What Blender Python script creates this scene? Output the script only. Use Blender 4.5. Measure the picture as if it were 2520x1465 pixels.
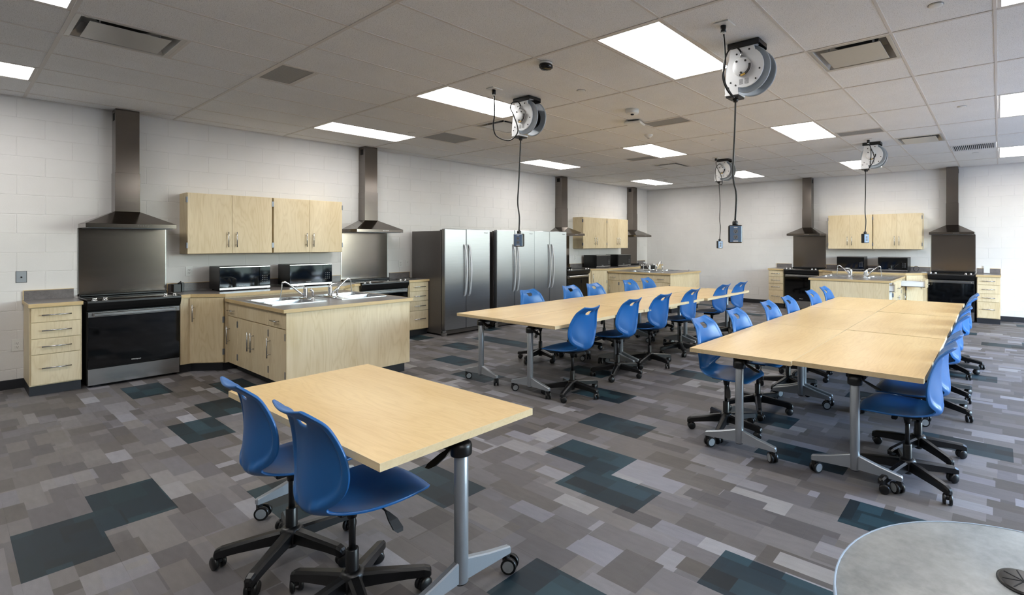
import bpy, bmesh, math, random
from mathutils import Vector, Matrix

random.seed(7)
PI = math.pi
for o in list(bpy.data.objects):
    bpy.data.objects.remove(o)
SC = bpy.context.scene
COL = SC.collection

# ------------------------------------------------------------------ camera
H = 3.0625          # ceiling height
L = 12.47           # back wall (y)
XR = 12.3           # window wall (x)
YF = -2.7           # wall behind the camera (y)
CAM = Vector((8.2236, 0.0, 1.5261))
YAW = 0.64678
FPX, PX, PY = 1252.46, 1512.65, 597.98
cd = bpy.data.cameras.new('camera')
cam = bpy.data.objects.new('camera', cd)
COL.objects.link(cam)
cam.location = CAM
cam.rotation_euler = (PI / 2, 0, YAW)
cd.sensor_fit = 'HORIZONTAL'
cd.sensor_width = 36.0
cd.lens = 36.0 * FPX / 2520.0
cd.shift_x = (1260.0 - PX) / 2520.0
cd.shift_y = (PY - 732.5) / 2520.0
cd.clip_start = 0.05
cd.clip_end = 300
SC.camera = cam

def proj(x, y, z):
    dx, dy = x - CAM.x, y - CAM.y
    r = math.cos(YAW) * dx + math.sin(YAW) * dy
    d = -math.sin(YAW) * dx + math.cos(YAW) * dy
    if d < 0.05:
        return None
    return (PX + FPX * r / d, PY - FPX * (z - CAM.z) / d, d)

# ------------------------------------------------------------------ light and exposure
SKY_STRENGTH = 6.2
PANEL_STRENGTH = 12.5
SUN_STRENGTH = 15.0
SC.view_settings.view_transform = 'Standard'
SC.view_settings.look = 'None'
SC.view_settings.exposure = 0.1
SC.view_settings.gamma = 1.0
SC.view_settings.use_curve_mapping = False
w = bpy.data.worlds.new('sky')
SC.world = w
w.use_nodes = True
nt = w.node_tree
nt.nodes.clear()
sky = nt.nodes.new('ShaderNodeTexSky')
sky.sky_type = 'NISHITA'
sky.sun_disc = False
sky.sun_elevation = math.radians(42)
sky.sun_rotation = math.radians(200)
sky.air_density = 1.0
sky.dust_density = 1.5
bg = nt.nodes.new('ShaderNodeBackground')
bg.inputs['Strength'].default_value = SKY_STRENGTH
wo = nt.nodes.new('ShaderNodeOutputWorld')
nt.links.new(sky.outputs[0], bg.inputs[0])
nt.links.new(bg.outputs[0], wo.inputs[0])
try:
    SC.cycles.use_denoising = True
    SC.cycles.max_bounces = 10
    SC.cycles.diffuse_bounces = 5
    SC.cycles.glossy_bounces = 4
    SC.cycles.transmission_bounces = 6
    SC.cycles.sample_clamp_indirect = 6.0
    SC.cycles.caustics_reflective = False
    SC.cycles.caustics_refractive = False
except Exception:
    pass
WINDOWS = [(4.7, 6.2), (6.35, 7.85), (8.0, 9.5)]
WZ0, WZ1 = 0.12, 2.90
for i, (a, b) in enumerate(WINDOWS):
    ld = bpy.data.lights.new('window_portal', 'AREA')
    ld.shape = 'RECTANGLE'
    ld.size = b - a
    ld.size_y = WZ1 - WZ0
    ld.cycles.is_portal = True
    lo = bpy.data.objects.new('window_portal', ld)
    COL.objects.link(lo)
    lo.location = (XR + 0.02, (a + b) / 2, (WZ0 + WZ1) / 2)
    lo.rotation_euler = (PI / 2, 0, PI / 2)

sd_ = bpy.data.lights.new('sun', 'SUN')
sd_.energy = SUN_STRENGTH
sd_.angle = math.radians(0.6)
sd_.color = (1.0, 0.97, 0.93)
sun = bpy.data.objects.new('sun', sd_)
COL.objects.link(sun)
sun.rotation_euler = (0, math.radians(-38), math.radians(15))    # shines from behind the long wall, over the roof, onto the ground outside

# ------------------------------------------------------------------ node helpers
def s2l(c):
    return tuple(((v / 255) / 12.92 if v / 255 <= 0.04045 else ((v / 255 + 0.055) / 1.055) ** 2.4) for v in c)

class NT:
    def __init__(self, name):
        self.m = bpy.data.materials.new(name)
        self.m.use_nodes = True
        self.t = self.m.node_tree
        self.b = self.t.nodes['Principled BSDF']
    def n(self, typ, **kw):
        nd = self.t.nodes.new(typ)
        for k, v in kw.items():
            setattr(nd, k, v)
        return nd
    def l(self, a, b):
        self.t.links.new(a, b)
    def math(self, op, a, b=None):
        nd = self.n('ShaderNodeMath', operation=op)
        for i, v in enumerate((a, b)):
            if v is None:
                continue
            if isinstance(v, (int, float)):
                nd.inputs[i].default_value = v
            else:
                self.l(v, nd.inputs[i])
        return nd.outputs[0]
    def mix(self, f, a, b, typ='MIX'):
        nd = self.n('ShaderNodeMix', data_type='RGBA', blend_type=typ)
        for i, v in ((0, f), (6, a), (7, b)):
            if isinstance(v, (int, float)):
                nd.inputs[i].default_value = v
            elif isinstance(v, tuple):
                nd.inputs[i].default_value = (*v[:3], 1)
            else:
                self.l(v, nd.inputs[i])
        return nd.outputs[2]
    def ramp(self, f, stops, interp='LINEAR'):
        nd = self.n('ShaderNodeValToRGB')
        cr = nd.color_ramp
        cr.interpolation = interp
        while len(cr.elements) < len(stops):
            cr.elements.new(0.5)
        for e, (p, c) in zip(cr.elements, stops):
            e.position = p
            e.color = (*c[:3], 1)
        self.l(f, nd.inputs[0])
        return nd.outputs[0]
    def coords(self, scale=(1, 1, 1), rand=True, world=False):
        if world:
            src = self.n('ShaderNodeNewGeometry').outputs['Position']
        else:
            src = self.n('ShaderNodeTexCoord').outputs['Object']
        mp = self.n('ShaderNodeMapping')
        mp.inputs['Scale'].default_value = scale
        self.l(src, mp.inputs[0])
        if rand and not world:
            oi = self.n('ShaderNodeObjectInfo')
            cx = self.n('ShaderNodeCombineXYZ')
            r = self.math('MULTIPLY', oi.outputs['Random'], 37.0)
            for i in range(3):
                self.l(r, cx.inputs[i])
            self.l(cx.outputs[0], mp.inputs['Location'])
        return mp.outputs[0]
    def noise(self, vec, scale, detail=4, rough=0.5, dist=0.0):
        nd = self.n('ShaderNodeTexNoise')
        nd.inputs['Scale'].default_value = scale
        nd.inputs['Detail'].default_value = detail
        nd.inputs['Roughness'].default_value = rough
        nd.inputs['Distortion'].default_value = dist
        self.l(vec, nd.inputs['Vector'])
        return nd.outputs[0]
    def bump(self, h, strength, dist=0.002):
        nd = self.n('ShaderNodeBump')
        nd.inputs['Strength'].default_value = strength
        nd.inputs['Distance'].default_value = dist
        self.l(h, nd.inputs['Height'])
        self.l(nd.outputs[0], self.b.inputs['Normal'])
    def set(self, col=None, rough=0.5, metal=0.0, spec=0.5):
        if col is not None:
            if isinstance(col, tuple):
                self.b.inputs['Base Color'].default_value = (*col[:3], 1)
            else:
                self.l(col, self.b.inputs['Base Color'])
        if isinstance(rough, (int, float)):
            self.b.inputs['Roughness'].default_value = rough
        else:
            self.l(rough, self.b.inputs['Roughness'])
        self.b.inputs['Metallic'].default_value = metal
        self.b.inputs['Specular IOR Level'].default_value = spec
        return self.m

M = {}
def plain(key, rgb, rough=0.5, metal=0.0, spec=0.5, grain=0.04, gscale=60):
    t = NT(key)
    c = s2l(rgb)
    v = t.noise(t.coords(), gscale, 3)
    lo = tuple(x * (1 - grain) for x in c)
    hi = tuple(min(1, x * (1 + grain)) for x in c)
    M[key] = t.set(t.ramp(v, [(0.3, lo), (0.7, hi)]), rough, metal, spec)
    return M[key]

def mat_wall():
    t = NT('painted_block')
    p = t.coords(world=True)
    v = t.noise(p, 2.0, 3)
    f = t.noise(p, 160, 4, 0.7)
    t.bump(f, 0.35, 0.0015)
    M['wall'] = t.set(t.ramp(v, [(0.3, s2l((221, 219, 217))), (0.7, s2l((227, 225, 223)))]), 0.6, 0, 0.4)
    M['mortar'] = plain('mortar_paint', (222, 220, 218), 0.6)
mat_wall()

def mat_ceiling():
    t = NT('mineral_tile')
    p = t.coords(world=True)
    a = t.noise(p, 210, 2, 0.6)
    pit = t.ramp(a, [(0.36, (0, 0, 0)), (0.43, (1, 1, 1))])
    b = t.noise(p, 3, 2)
    base = t.ramp(b, [(0.3, s2l((233, 233, 233))), (0.7, s2l((238, 238, 238)))])
    col = t.mix(pit, s2l((182, 181, 180)), base)
    t.bump(pit, 0.3, 0.001)
    M['tile'] = t.set(col, 0.85, 0, 0.2)
mat_ceiling()

def carpet(key, stops, amount):
    t = NT(key)
    pos = t.n('ShaderNodeNewGeometry').outputs['Position']
    sp = t.n('ShaderNodeSeparateXYZ')
    t.l(pos, sp.inputs[0])
    def layer(cw, ch, ox, oy):
        x = t.math('DIVIDE', t.math('ADD', sp.outputs[0], ox), cw)
        y = t.math('DIVIDE', t.math('ADD', sp.outputs[1], oy), ch)
        row = t.math('FLOOR', y)
        wn = t.n('ShaderNodeTexWhiteNoise', noise_dimensions='1D')
        t.l(t.math('ADD', row, ox * 13.7), wn.inputs['W'])
        x = t.math('ADD', x, t.math('MULTIPLY', wn.outputs['Value'], 5.0))
        cx = t.n('ShaderNodeCombineXYZ')
        t.l(t.math('FLOOR', x), cx.inputs[0])
        t.l(row, cx.inputs[1])
        w2 = t.n('ShaderNodeTexWhiteNoise', noise_dimensions='3D')
        t.l(cx.outputs[0], w2.inputs['Vector'])
        s3 = t.n('ShaderNodeSeparateColor')
        t.l(w2.outputs['Color'], s3.inputs[0])
        return w2.outputs['Value'], s3.outputs[1], s3.outputs[2]
    v0, c0, _ = layer(0.6096, 0.3048, 0.11, 0.0883)
    v1, c1, m1 = layer(0.40, 0.16, 0.37, 0.04)
    v2, c2, m2 = layer(0.27, 0.105, 0.53, 0.02)
    v3, c3, m3 = layer(0.22, 0.24, 0.71, 0.10)
    def over(base, top, mask, thr):
        k = t.math('GREATER_THAN', mask, thr)
        nd = t.n('ShaderNodeMix', data_type='FLOAT')
        t.l(k, nd.inputs[0]); t.l(base, nd.inputs[2]); t.l(top, nd.inputs[3])
        return nd.outputs[0]
    v = over(over(over(v0, v1, m1, 0.45), v3, m3, 0.72), v2, m2, 0.62)
    hu = over(over(c0, c1, m1, 0.45), c2, m2, 0.62)
    val = t.ramp(v, stops)
    warm = t.mix(hu, (1.02, 1.0, 0.955), (0.965, 0.985, 1.075))
    col = t.mix(1.0, val, warm, 'MULTIPLY')
    fine = t.noise(t.coords((1, 3, 1), world=True), 220, 3, 0.7)
    wide = t.noise(t.coords((1, 4, 1), world=True), 9, 3)
    col = t.mix(0.30, col, t.ramp(fine, [(0.25, (0.35, 0.35, 0.35)), (0.75, (1.35, 1.35, 1.35))]), 'MULTIPLY')
    col = t.mix(0.25, col, t.ramp(wide, [(0.3, (0.7, 0.7, 0.7)), (0.7, (1.25, 1.25, 1.25))]), 'MULTIPLY')
    t.bump(fine, 0.25, 0.001)
    M[key] = t.set(col, 0.55, 0, 0.35)
carpet('carpet_grey', [(0.0, s2l((86, 82, 80))), (0.35, s2l((101, 97, 96))), (0.75, s2l((118, 115, 116))), (0.93, s2l((136, 134, 138))), (1.0, s2l((152, 151, 153)))], 1)
carpet('carpet_teal', [(0.0, s2l((12, 24, 32))), (0.5, s2l((18, 40, 50))), (1.0, s2l((36, 64, 74)))], 1)

def wood(key, light, dark, axis='z', scale=1.0, rough=0.42, fig=0.13):
    t = NT(key)
    k = 'xyz'.index(axis)
    def st(along, across):
        return tuple((along if i == k else across) * scale for i in range(3))
    # cathedral figure: contour lines of a stretched noise field
    fld = t.noise(t.coords(st(0.8, 5.5)), 1.0, 3, 0.45, 0.4)
    bands = t.math('FRACT', t.math('MULTIPLY', fld, 15.0))
    bands = t.math('ABSOLUTE', t.math('SUBTRACT', t.math('MULTIPLY', bands, 2.0), 1.0))
    bands = t.math('POWER', bands, 2.2)
    broad = t.noise(t.coords(st(0.5, 2.2)), 1.3, 3, 0.5)
    pores = t.noise(t.coords(st(3.0, 120)), 1.0, 3, 0.7)
    f = t.math('ADD', t.math('MULTIPLY', broad, 0.62), t.math('MULTIPLY', pores, 0.30))
    f = t.math('SUBTRACT', f, t.math('MULTIPLY', bands, fig))
    a, b = s2l(dark), s2l(light)
    t.bump(pores, 0.05, 0.001)
    M[key] = t.set(t.ramp(f, [(0.18, a), (0.62, b)]), rough, 0, 0.45)
wood('cabinet_wood', (229, 213, 180), (200, 178, 136), 'z', 1.0, 0.45)
wood('table_maple', (233, 204, 150), (204, 168, 108), 'x', 1.15, 0.34, 0.085)
wood('edge_maple', (226, 205, 165), (208, 184, 140), 'x', 1.0, 0.45)
wood('edge_band', (208, 184, 138), (190, 162, 114), 'x', 1.0, 0.45)

def laminate(key, a, b, scale, rough, streak=(1, 1, 1)):
    t = NT(key)
    p = t.coords(streak)
    n1 = t.noise(p, scale, 6, 0.65)
    n2 = t.noise(p, scale * 9, 3, 0.6)
    f = t.math('ADD', t.math('MULTIPLY', n1, 0.7), t.math('MULTIPLY', n2, 0.3))
    M[key] = t.set(t.ramp(f, [(0.32, s2l(a)), (0.68, s2l(b))]), rough, 0, 0.5)
laminate('counter', (90, 85, 84), (126, 121, 120), 9, 0.28)
laminate('round_top', (128, 133, 136), (184, 189, 191), 5, 0.35, (1, 1, 1))

def steel(key, rgb, rough, axis, amt=0.10, aniso=0.0):
    t = NT(key)
    sc = {'x': (1.5, 120, 120), 'z': (120, 120, 1.5), 'y': (120, 1.5, 120)}[axis]
    n1 = t.noise(t.coords(sc), 2.0, 3, 0.6)
    c = s2l(rgb)
    col = t.ramp(n1, [(0.3, tuple(x * 0.9 for x in c)), (0.7, c)])
    r = t.n('ShaderNodeMapRange')
    r.inputs['To Min'].default_value = rough - amt / 2
    r.inputs['To Max'].default_value = rough + amt / 2
    t.l(n1, r.inputs[0])
    t.bump(n1, 0.03, 0.0005)
    if aniso:
        t.b.inputs['Anisotropic'].default_value = aniso
        tg = t.n('ShaderNodeTangent', direction_type='RADIAL', axis='Z')
        t.l(tg.outputs[0], t.b.inputs['Tangent'])
    M[key] = t.set(col, r.outputs[0], 1.0, 0.5)
steel('steel', (172, 171, 170), 0.22, 'x')
steel('hood_steel', (128, 121, 115), 0.15, 'x', 0.05)
steel('fridge_steel', (172, 174, 178), 0.36, 'x', 0.04, 1.0)
steel('chrome', (225, 226, 228), 0.08, 'z', 0.02)
steel('bar_steel', (198, 198, 198), 0.22, 'z', 0.06)
plain('hinge', (120, 124, 132), 0.4, 0.6)
plain('black_glass', (5, 5, 6), 0.05, 0, 0.5, 0.0)
plain('black', (12, 12, 13), 0.35)
plain('black_matt', (18, 18, 19), 0.6)
plain('rubber_base', (30, 32, 38), 0.45)
plain('fridge_side', (92, 88, 86), 0.35, 0.4)
plain('silver', (160, 166, 172), 0.32, 0.55, 0.5, 0.02, 200)
plain('wheel_grey', (150, 155, 158), 0.45)
plain('white_metal', (226, 228, 230), 0.35, 0.0, 0.5, 0.01)
plain('white_plastic', (225, 225, 222), 0.4, 0, 0.5, 0.01)
plain('melamine', (226, 228, 230), 0.4, 0, 0.5, 0.01)
plain('reel_grey', (172, 182, 192), 0.4, 0, 0.5, 0.02)
plain('diffuser_metal', (190, 188, 184), 0.35, 0.35, 0.5, 0.02)
plain('tee_white', (212, 207, 202), 0.5, 0, 0.4, 0.01)
plain('sink_steel', (205, 206, 208), 0.22, 0.85)
plain('return_grey', (150, 149, 148), 0.6)
plain('dark_void', (8, 8, 9), 0.8)
plain('warn_yellow', (190, 150, 40), 0.5)
plain('print_grey', (120, 122, 126), 0.6)
plain('print_white', (215, 216, 218), 0.5)
plain('outlet_face', (96, 118, 146), 0.35, 0.1)
plain('pale_concrete', (172, 172, 168), 0.9, 0, 0.2, 0.15, 3)  # unseen concrete paving, kept pale to bounce sunlight up to the ceiling
plain('field', (70, 76, 56), 0.9, 0, 0.2, 0.2, 2)
plain('dark_wall', (62, 58, 54), 0.7)
plain('grey_wall', (150, 148, 146), 0.7)
plain('handle_silver', (205, 207, 211), 0.3, 0.45)
plain('edge_blue', (158, 178, 200), 0.35, 0.0)
plain('decal_blue', (40, 110, 170), 0.4)

def mat_blue():
    t = NT('chair_blue')
    f = t.noise(t.coords(), 420, 2, 0.6)
    t.bump(f, 0.12, 0.0006)
    M['chair_blue'] = t.set(s2l((24, 92, 156)), 0.36, 0, 0.5)
mat_blue()

def mat_emit():
    t = NT('lit_diffuser')
    t.b.inputs['Base Color'].default_value = (0.9, 0.9, 0.88, 1)
    t.b.inputs['Emission Color'].default_value = (1.0, 0.975, 0.945, 1)
    t.b.inputs['Emission Strength'].default_value = PANEL_STRENGTH
    M['lit'] = t.m
mat_emit()

def mat_water():
    t = NT('water')
    t.b.inputs['Base Color'].default_value = (0.9, 0.93, 0.95, 1)
    t.b.inputs['Roughness'].default_value = 0.05
    t.b.inputs['Transmission Weight'].default_value = 0.75
    t.b.inputs['IOR'].default_value = 1.33
    M['water'] = t.m
mat_water()

def mat_perf():
    t = NT('perforated')
    p = t.coords((1, 1, 1), world=True)
    ck = t.n('ShaderNodeTexChecker')
    ck.inputs['Scale'].default_value = 120
    t.l(p, ck.inputs['Vector'])
    col = t.mix(ck.outputs['Fac'], s2l((168, 167, 165)), s2l((112, 111, 110)))
    M['perf'] = t.set(col, 0.6)
mat_perf()

# ------------------------------------------------------------------ mesh builder
class MB:
    def __init__(self):
        self.v, self.f, self.mi, self.sm = [], [], [], []
    def add(self, vs, fs, mi=0, smooth=False):
        o = len(self.v)
        self.v += [tuple(p) for p in vs]
        for f in fs:
            self.f.append([i + o for i in f])
            self.mi.append(mi)
            self.sm.append(smooth)
        return self
    def box(self, x0, x1, y0, y1, z0, z1, b=0.0, mi=0):
        if x0 > x1: x0, x1 = x1, x0
        if y0 > y1: y0, y1 = y1, y0
        if z0 > z1: z0, z1 = z1, z0
        if b <= 0:
            vs = [(x, y, z) for x in (x0, x1) for y in (y0, y1) for z in (z0, z1)]
            fs = [(0, 1, 3, 2), (4, 6, 7, 5), (0, 4, 5, 1), (2, 3, 7, 6), (0, 2, 6, 4), (1, 5, 7, 3)]
            return self.add(vs, fs, mi)
        b = min(b, (x1 - x0) * 0.45, (y1 - y0) * 0.45, (z1 - z0) * 0.45)
        idx, vs = {}, []
        X, Y, Z = (x0, x1), (y0, y1), (z0, z1)
        sg = (-1, 1)
        for i in (0, 1):
            for j in (0, 1):
                for k in (0, 1):
                    for a in range(3):
                        p = [X[i], Y[j], Z[k]]
                        q = [i, j, k]
                        for c in range(3):
                            if c != a:
                                p[c] -= sg[q[c]] * b
                        idx[(i, j, k, a)] = len(vs)
                        vs.append(p)
        g = lambda i, j, k, a: idx[(i, j, k, a)]
        fs = []
        for s in (0, 1):
            fs.append([g(s, 0, 0, 0), g(s, 1, 0, 0), g(s, 1, 1, 0), g(s, 0, 1, 0)])
            fs.append([g(0, s, 0, 1), g(1, s, 0, 1), g(1, s, 1, 1), g(0, s, 1, 1)])
            fs.append([g(0, 0, s, 2), g(1, 0, s, 2), g(1, 1, s, 2), g(0, 1, s, 2)])
            for r in (0, 1):
                fs.append([g(s, r, 0, 0), g(s, r, 1, 0), g(s, r, 1, 1), g(s, r, 0, 1)])
                fs.append([g(s, 0, r, 0), g(s, 1, r, 0), g(s, 1, r, 2), g(s, 0, r, 2)])
                fs.append([g(0, s, r, 1), g(1, s, r, 1), g(1, s, r, 2), g(0, s, r, 2)])
                for k in (0, 1):
                    fs.append([g(s, r, k, 0), g(s, r, k, 1), g(s, r, k, 2)])
        return self.add(vs, fs, mi)
    def cyl(self, p0, p1, r0, r1=None, n=16, mi=0, smooth=True, caps=True):
        p0, p1 = Vector(p0), Vector(p1)
        r1 = r0 if r1 is None else r1
        d = (p1 - p0).normalized()
        a = d.orthogonal().normalized()
        b = d.cross(a)
        vs = []
        for p, r in ((p0, r0), (p1, r1)):
            for i in range(n):
                t = 2 * PI * i / n
                vs.append(p + (a * math.cos(t) + b * math.sin(t)) * r)
        self.add(vs, [(i, (i + 1) % n, n + (i + 1) % n, n + i) for i in range(n)], mi, smooth)
        if caps:
            o = len(self.v) - 2 * n
            self.f.append([o + i for i in range(n)][::-1]); self.mi.append(mi); self.sm.append(False)
            self.f.append([o + n + i for i in range(n)]); self.mi.append(mi); self.sm.append(False)
        return self
    def tube(self, pts, r, n=8, mi=0):
        pts = [Vector(p) for p in pts]
        rs = r if isinstance(r, (list, tuple)) else [r] * len(pts)
        up = None
        rings = []
        for i, p in enumerate(pts):
            d = (pts[min(i + 1, len(pts) - 1)] - pts[max(i - 1, 0)]).normalized()
            if up is None:
                up = d.orthogonal().normalized()
            up = (up - d * up.dot(d)).normalized()
            b = d.cross(up)
            rings.append([p + (up * math.cos(2 * PI * k / n) + b * math.sin(2 * PI * k / n)) * rs[i] for k in range(n)])
        vs = [q for ring in rings for q in ring]
        fs = []
        for i in range(len(pts) - 1):
            for k in range(n):
                fs.append((i * n + k, i * n + (k + 1) % n, (i + 1) * n + (k + 1) % n, (i + 1) * n + k))
        self.add(vs, fs, mi, True)
        o = len(self.v) - len(vs)
        self.f.append([o + k for k in range(n)][::-1]); self.mi.append(mi); self.sm.append(False)
        self.f.append([o + len(vs) - n + k for k in range(n)]); self.mi.append(mi); self.sm.append(False)
        return self
    def lathe(self, prof, center=(0, 0, 0), axis='z', n=24, mi=0):
        c = Vector(center)
        vs = []
        for r, h in prof:
            for i in range(n):
                t = 2 * PI * i / n
                a, b = r * math.cos(t), r * math.sin(t)
                vs.append(c + Vector({'z': (a, b, h), 'y': (a, h, b), 'x': (h, a, b)}[axis]))
        fs = []
        for j in range(len(prof) - 1):
            for i in range(n):
                fs.append((j * n + i, j * n + (i + 1) % n, (j + 1) * n + (i + 1) % n, (j + 1) * n + i))
        self.add(vs, fs, mi, True)
        o = len(self.v) - len(vs)
        if prof[0][0] > 1e-5:
            self.f.append([o + i for i in range(n)][::-1]); self.mi.append(mi); self.sm.append(False)
        if prof[-1][0] > 1e-5:
            self.f.append([o + len(vs) - n + i for i in range(n)]); self.mi.append(mi); self.sm.append(False)
        return self
    def prism(self, poly, lo, hi, axis='z', mi=0):
        n = len(poly)
        def P(a, b, h):
            return {'z': (a, b, h), 'x': (h, a, b), 'y': (a, h, b)}[axis]
        vs = [P(a, b, lo) for a, b in poly] + [P(a, b, hi) for a, b in poly]
        fs = [(i, (i + 1) % n, n + (i + 1) % n, n + i) for i in range(n)]
        fs += [list(range(n))[::-1], list(range(n, 2 * n))]
        return self.add(vs, fs, mi)
    def loft(self, secs, mi=0, smooth=False):
        n = len(secs[0])
        vs = [p for s in secs for p in s]
        fs = []
        for j in range(len(secs) - 1):
            for i in range(n):
                fs.append((j * n + i, j * n + (i + 1) % n, (j + 1) * n + (i + 1) % n, (j + 1) * n + i))
        self.add(vs, fs, mi, smooth)
        o = len(self.v) - len(vs)
        self.f.append([o + i for i in range(n)][::-1]); self.mi.append(mi); self.sm.append(False)
        self.f.append([o + len(vs) - n + i for i in range(n)]); self.mi.append(mi); self.sm.append(False)
        return self
    def mesh(self, name, mats):
        me = bpy.data.meshes.new(name)
        me.from_pydata(self.v, [], self.f)
        for m in (mats if isinstance(mats, (list, tuple)) else [mats]):
            me.materials.append(M[m] if isinstance(m, str) else m)
        me.polygons.foreach_set('material_index', self.mi)
        me.polygons.foreach_set('use_smooth', self.sm)
        bm = bmesh.new()
        bm.from_mesh(me)
        bmesh.ops.recalc_face_normals(bm, faces=bm.faces)
        bm.to_mesh(me)
        bm.free()
        return me
    def build(self, name, mats, parent=None, loc=None, rz=0.0):
        return link(name, self.mesh(name, mats), parent, loc, rz)

def link(name, me, parent=None, loc=None, rz=0.0):
    o = bpy.data.objects.new(name, me)
    COL.objects.link(o)
    if parent is not None:
        o.parent = parent
    if loc is not None:
        o.location = loc
    if rz:
        o.rotation_euler = (0, 0, rz)
    return o

def tag(o, label, cat, group=None, kind=None):
    o['label'] = label
    o['category'] = cat
    if group: o['group'] = group
    if kind: o['kind'] = kind
    return o

def thing(name, label, cat, loc=(0, 0, 0), rz=0.0, group=None):
    return tag(link(name, None, None, loc, rz), label, cat, group)

def dup(root, label, loc, rz=0.0):
    r = root.copy(); COL.objects.link(r)
    r.location = loc; r.rotation_euler = (0, 0, rz); r['label'] = label
    for ch in root.children:
        c = ch.copy(); COL.objects.link(c); c.parent = r
        for g in ch.children:
            d = g.copy(); COL.objects.link(d); d.parent = c
    return r

def struct(name, o, label=None):
    o['kind'] = 'structure'
    if label: o['label'] = label
    return o

def text_mesh(txt, size, depth=0.0006):
    cu = bpy.data.curves.new('lettering', 'FONT')
    cu.body = txt
    cu.size = size
    cu.extrude = depth
    cu.align_x = 'CENTER'
    cu.align_y = 'CENTER'
    o = bpy.data.objects.new('lettering', cu)
    COL.objects.link(o)
    dg = bpy.context.evaluated_depsgraph_get()
    me = bpy.data.meshes.new_from_object(o.evaluated_get(dg))
    bpy.data.objects.remove(o)
    return me

def visible(pts, margin=60):
    us = [proj(*p) for p in pts]
    us = [q for q in us if q]
    if not us:
        return 0.0
    x0, x1 = min(q[0] for q in us), max(q[0] for q in us)
    y0, y1 = min(q[1] for q in us), max(q[1] for q in us)
    ax = min(x1, 2520) - max(x0, 0)
    ay = min(y1, 1465) - max(y0, 0)
    if ax < -margin or ay < -margin:
        return 0.0
    return max(ax, 0.1) * max(ay, 0.1)

# ------------------------------------------------------------------ room shell
flo = struct('floor', MB().box(0, XR, YF, L, -0.12, -0.004).build('floor', 'carpet_grey'), 'grey patchwork tiled floor with scattered dark teal tiles')
TW, TH = 0.6096, 0.3048
ROW0 = 0.2165
teal = {0: [4.125], 1: [3.84], 3: [0.88, 2.69, 4.51], 4: [2.17, 6.47], 5: [5.07, 1.41], 6: [7.14], 7: [5.97], 8: [5.58], 9: [7.516], 10: [5.36], 11: [3.14, 6.80],
        12: [2.30, 4.71], 13: [6.24], 14: [1.60, 3.96, 0.45, 7.46], 16: [2.12, 1.51, 5.32], 18: [0.6], 21: [1.8], 22: [7.6], 30: [8.01, 8.62], 31: [8.5], 33: [7.32, 3.7], 38: [8.48],
        19: [5.6], 24: [7.3], 23: [5.0], 25: [3.6], 29: [5.1], 17: [7.0], 27: [6.2], 35: [5.4], 36: [2.2], -2: [6.3], -4: [5.1]}
tiles = []
k = math.ceil((YF - ROW0) / TH) - 1
while ROW0 + k * TH < L:
    y0, y1 = max(YF, ROW0 + k * TH), min(L, ROW0 + (k + 1) * TH)
    off = (teal[k][0] if k in teal else random.random() * TW) % TW
    tcells = [round((x - off) / TW) for x in teal.get(k, [])]
    i = -1
    while off + i * TW < XR:
        x0, x1 = max(0, off + i * TW), min(XR, off + (i + 1) * TW)
        if x1 - x0 > 0.01 and y1 - y0 > 0.01:
            a = visible([(x0, y0, 0), (x1, y0, 0), (x1, y1, 0), (x0, y1, 0)])
            tiles.append((a, x0, x1, y0, y1, i in tcells))
        i += 1
    k += 1
tiles.sort(key=lambda t: -t[0])
full_tile = MB().box(-TW / 2 + .0001, TW / 2 - .0001, -TH / 2 + .0001, TH / 2 - .0001, -0.004, 0, 0.0002)
tm = {c: full_tile.mesh('carpet_tile', c) for c in ('carpet_grey', 'carpet_teal')}
rest = {'carpet_grey': MB(), 'carpet_teal': MB()}
for n, (a, x0, x1, y0, y1, tl) in enumerate(tiles):
    c = 'carpet_teal' if tl else 'carpet_grey'
    if n < 298 and a > 0:
        if abs(x1 - x0 - TW) < 1e-4 and abs(y1 - y0 - TH) < 1e-4:
            o = link('carpet_tile', tm[c], flo, ((x0 + x1) / 2, (y0 + y1) / 2, 0))
        else:
            o = MB().box(x0 + .0001, x1 - .0001, y0 + .0001, y1 - .0001, -0.004, 0, 0.0002).build('carpet_tile', c, flo)
    else:
        rest[c].box(x0 + .0001, x1 - .0001, y0 + .0001, y1 - .0001, -0.004, 0)
for c in rest:
    rest[c].build('carpet_tiling', c, flo)['kind'] = 'stuff'

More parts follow.
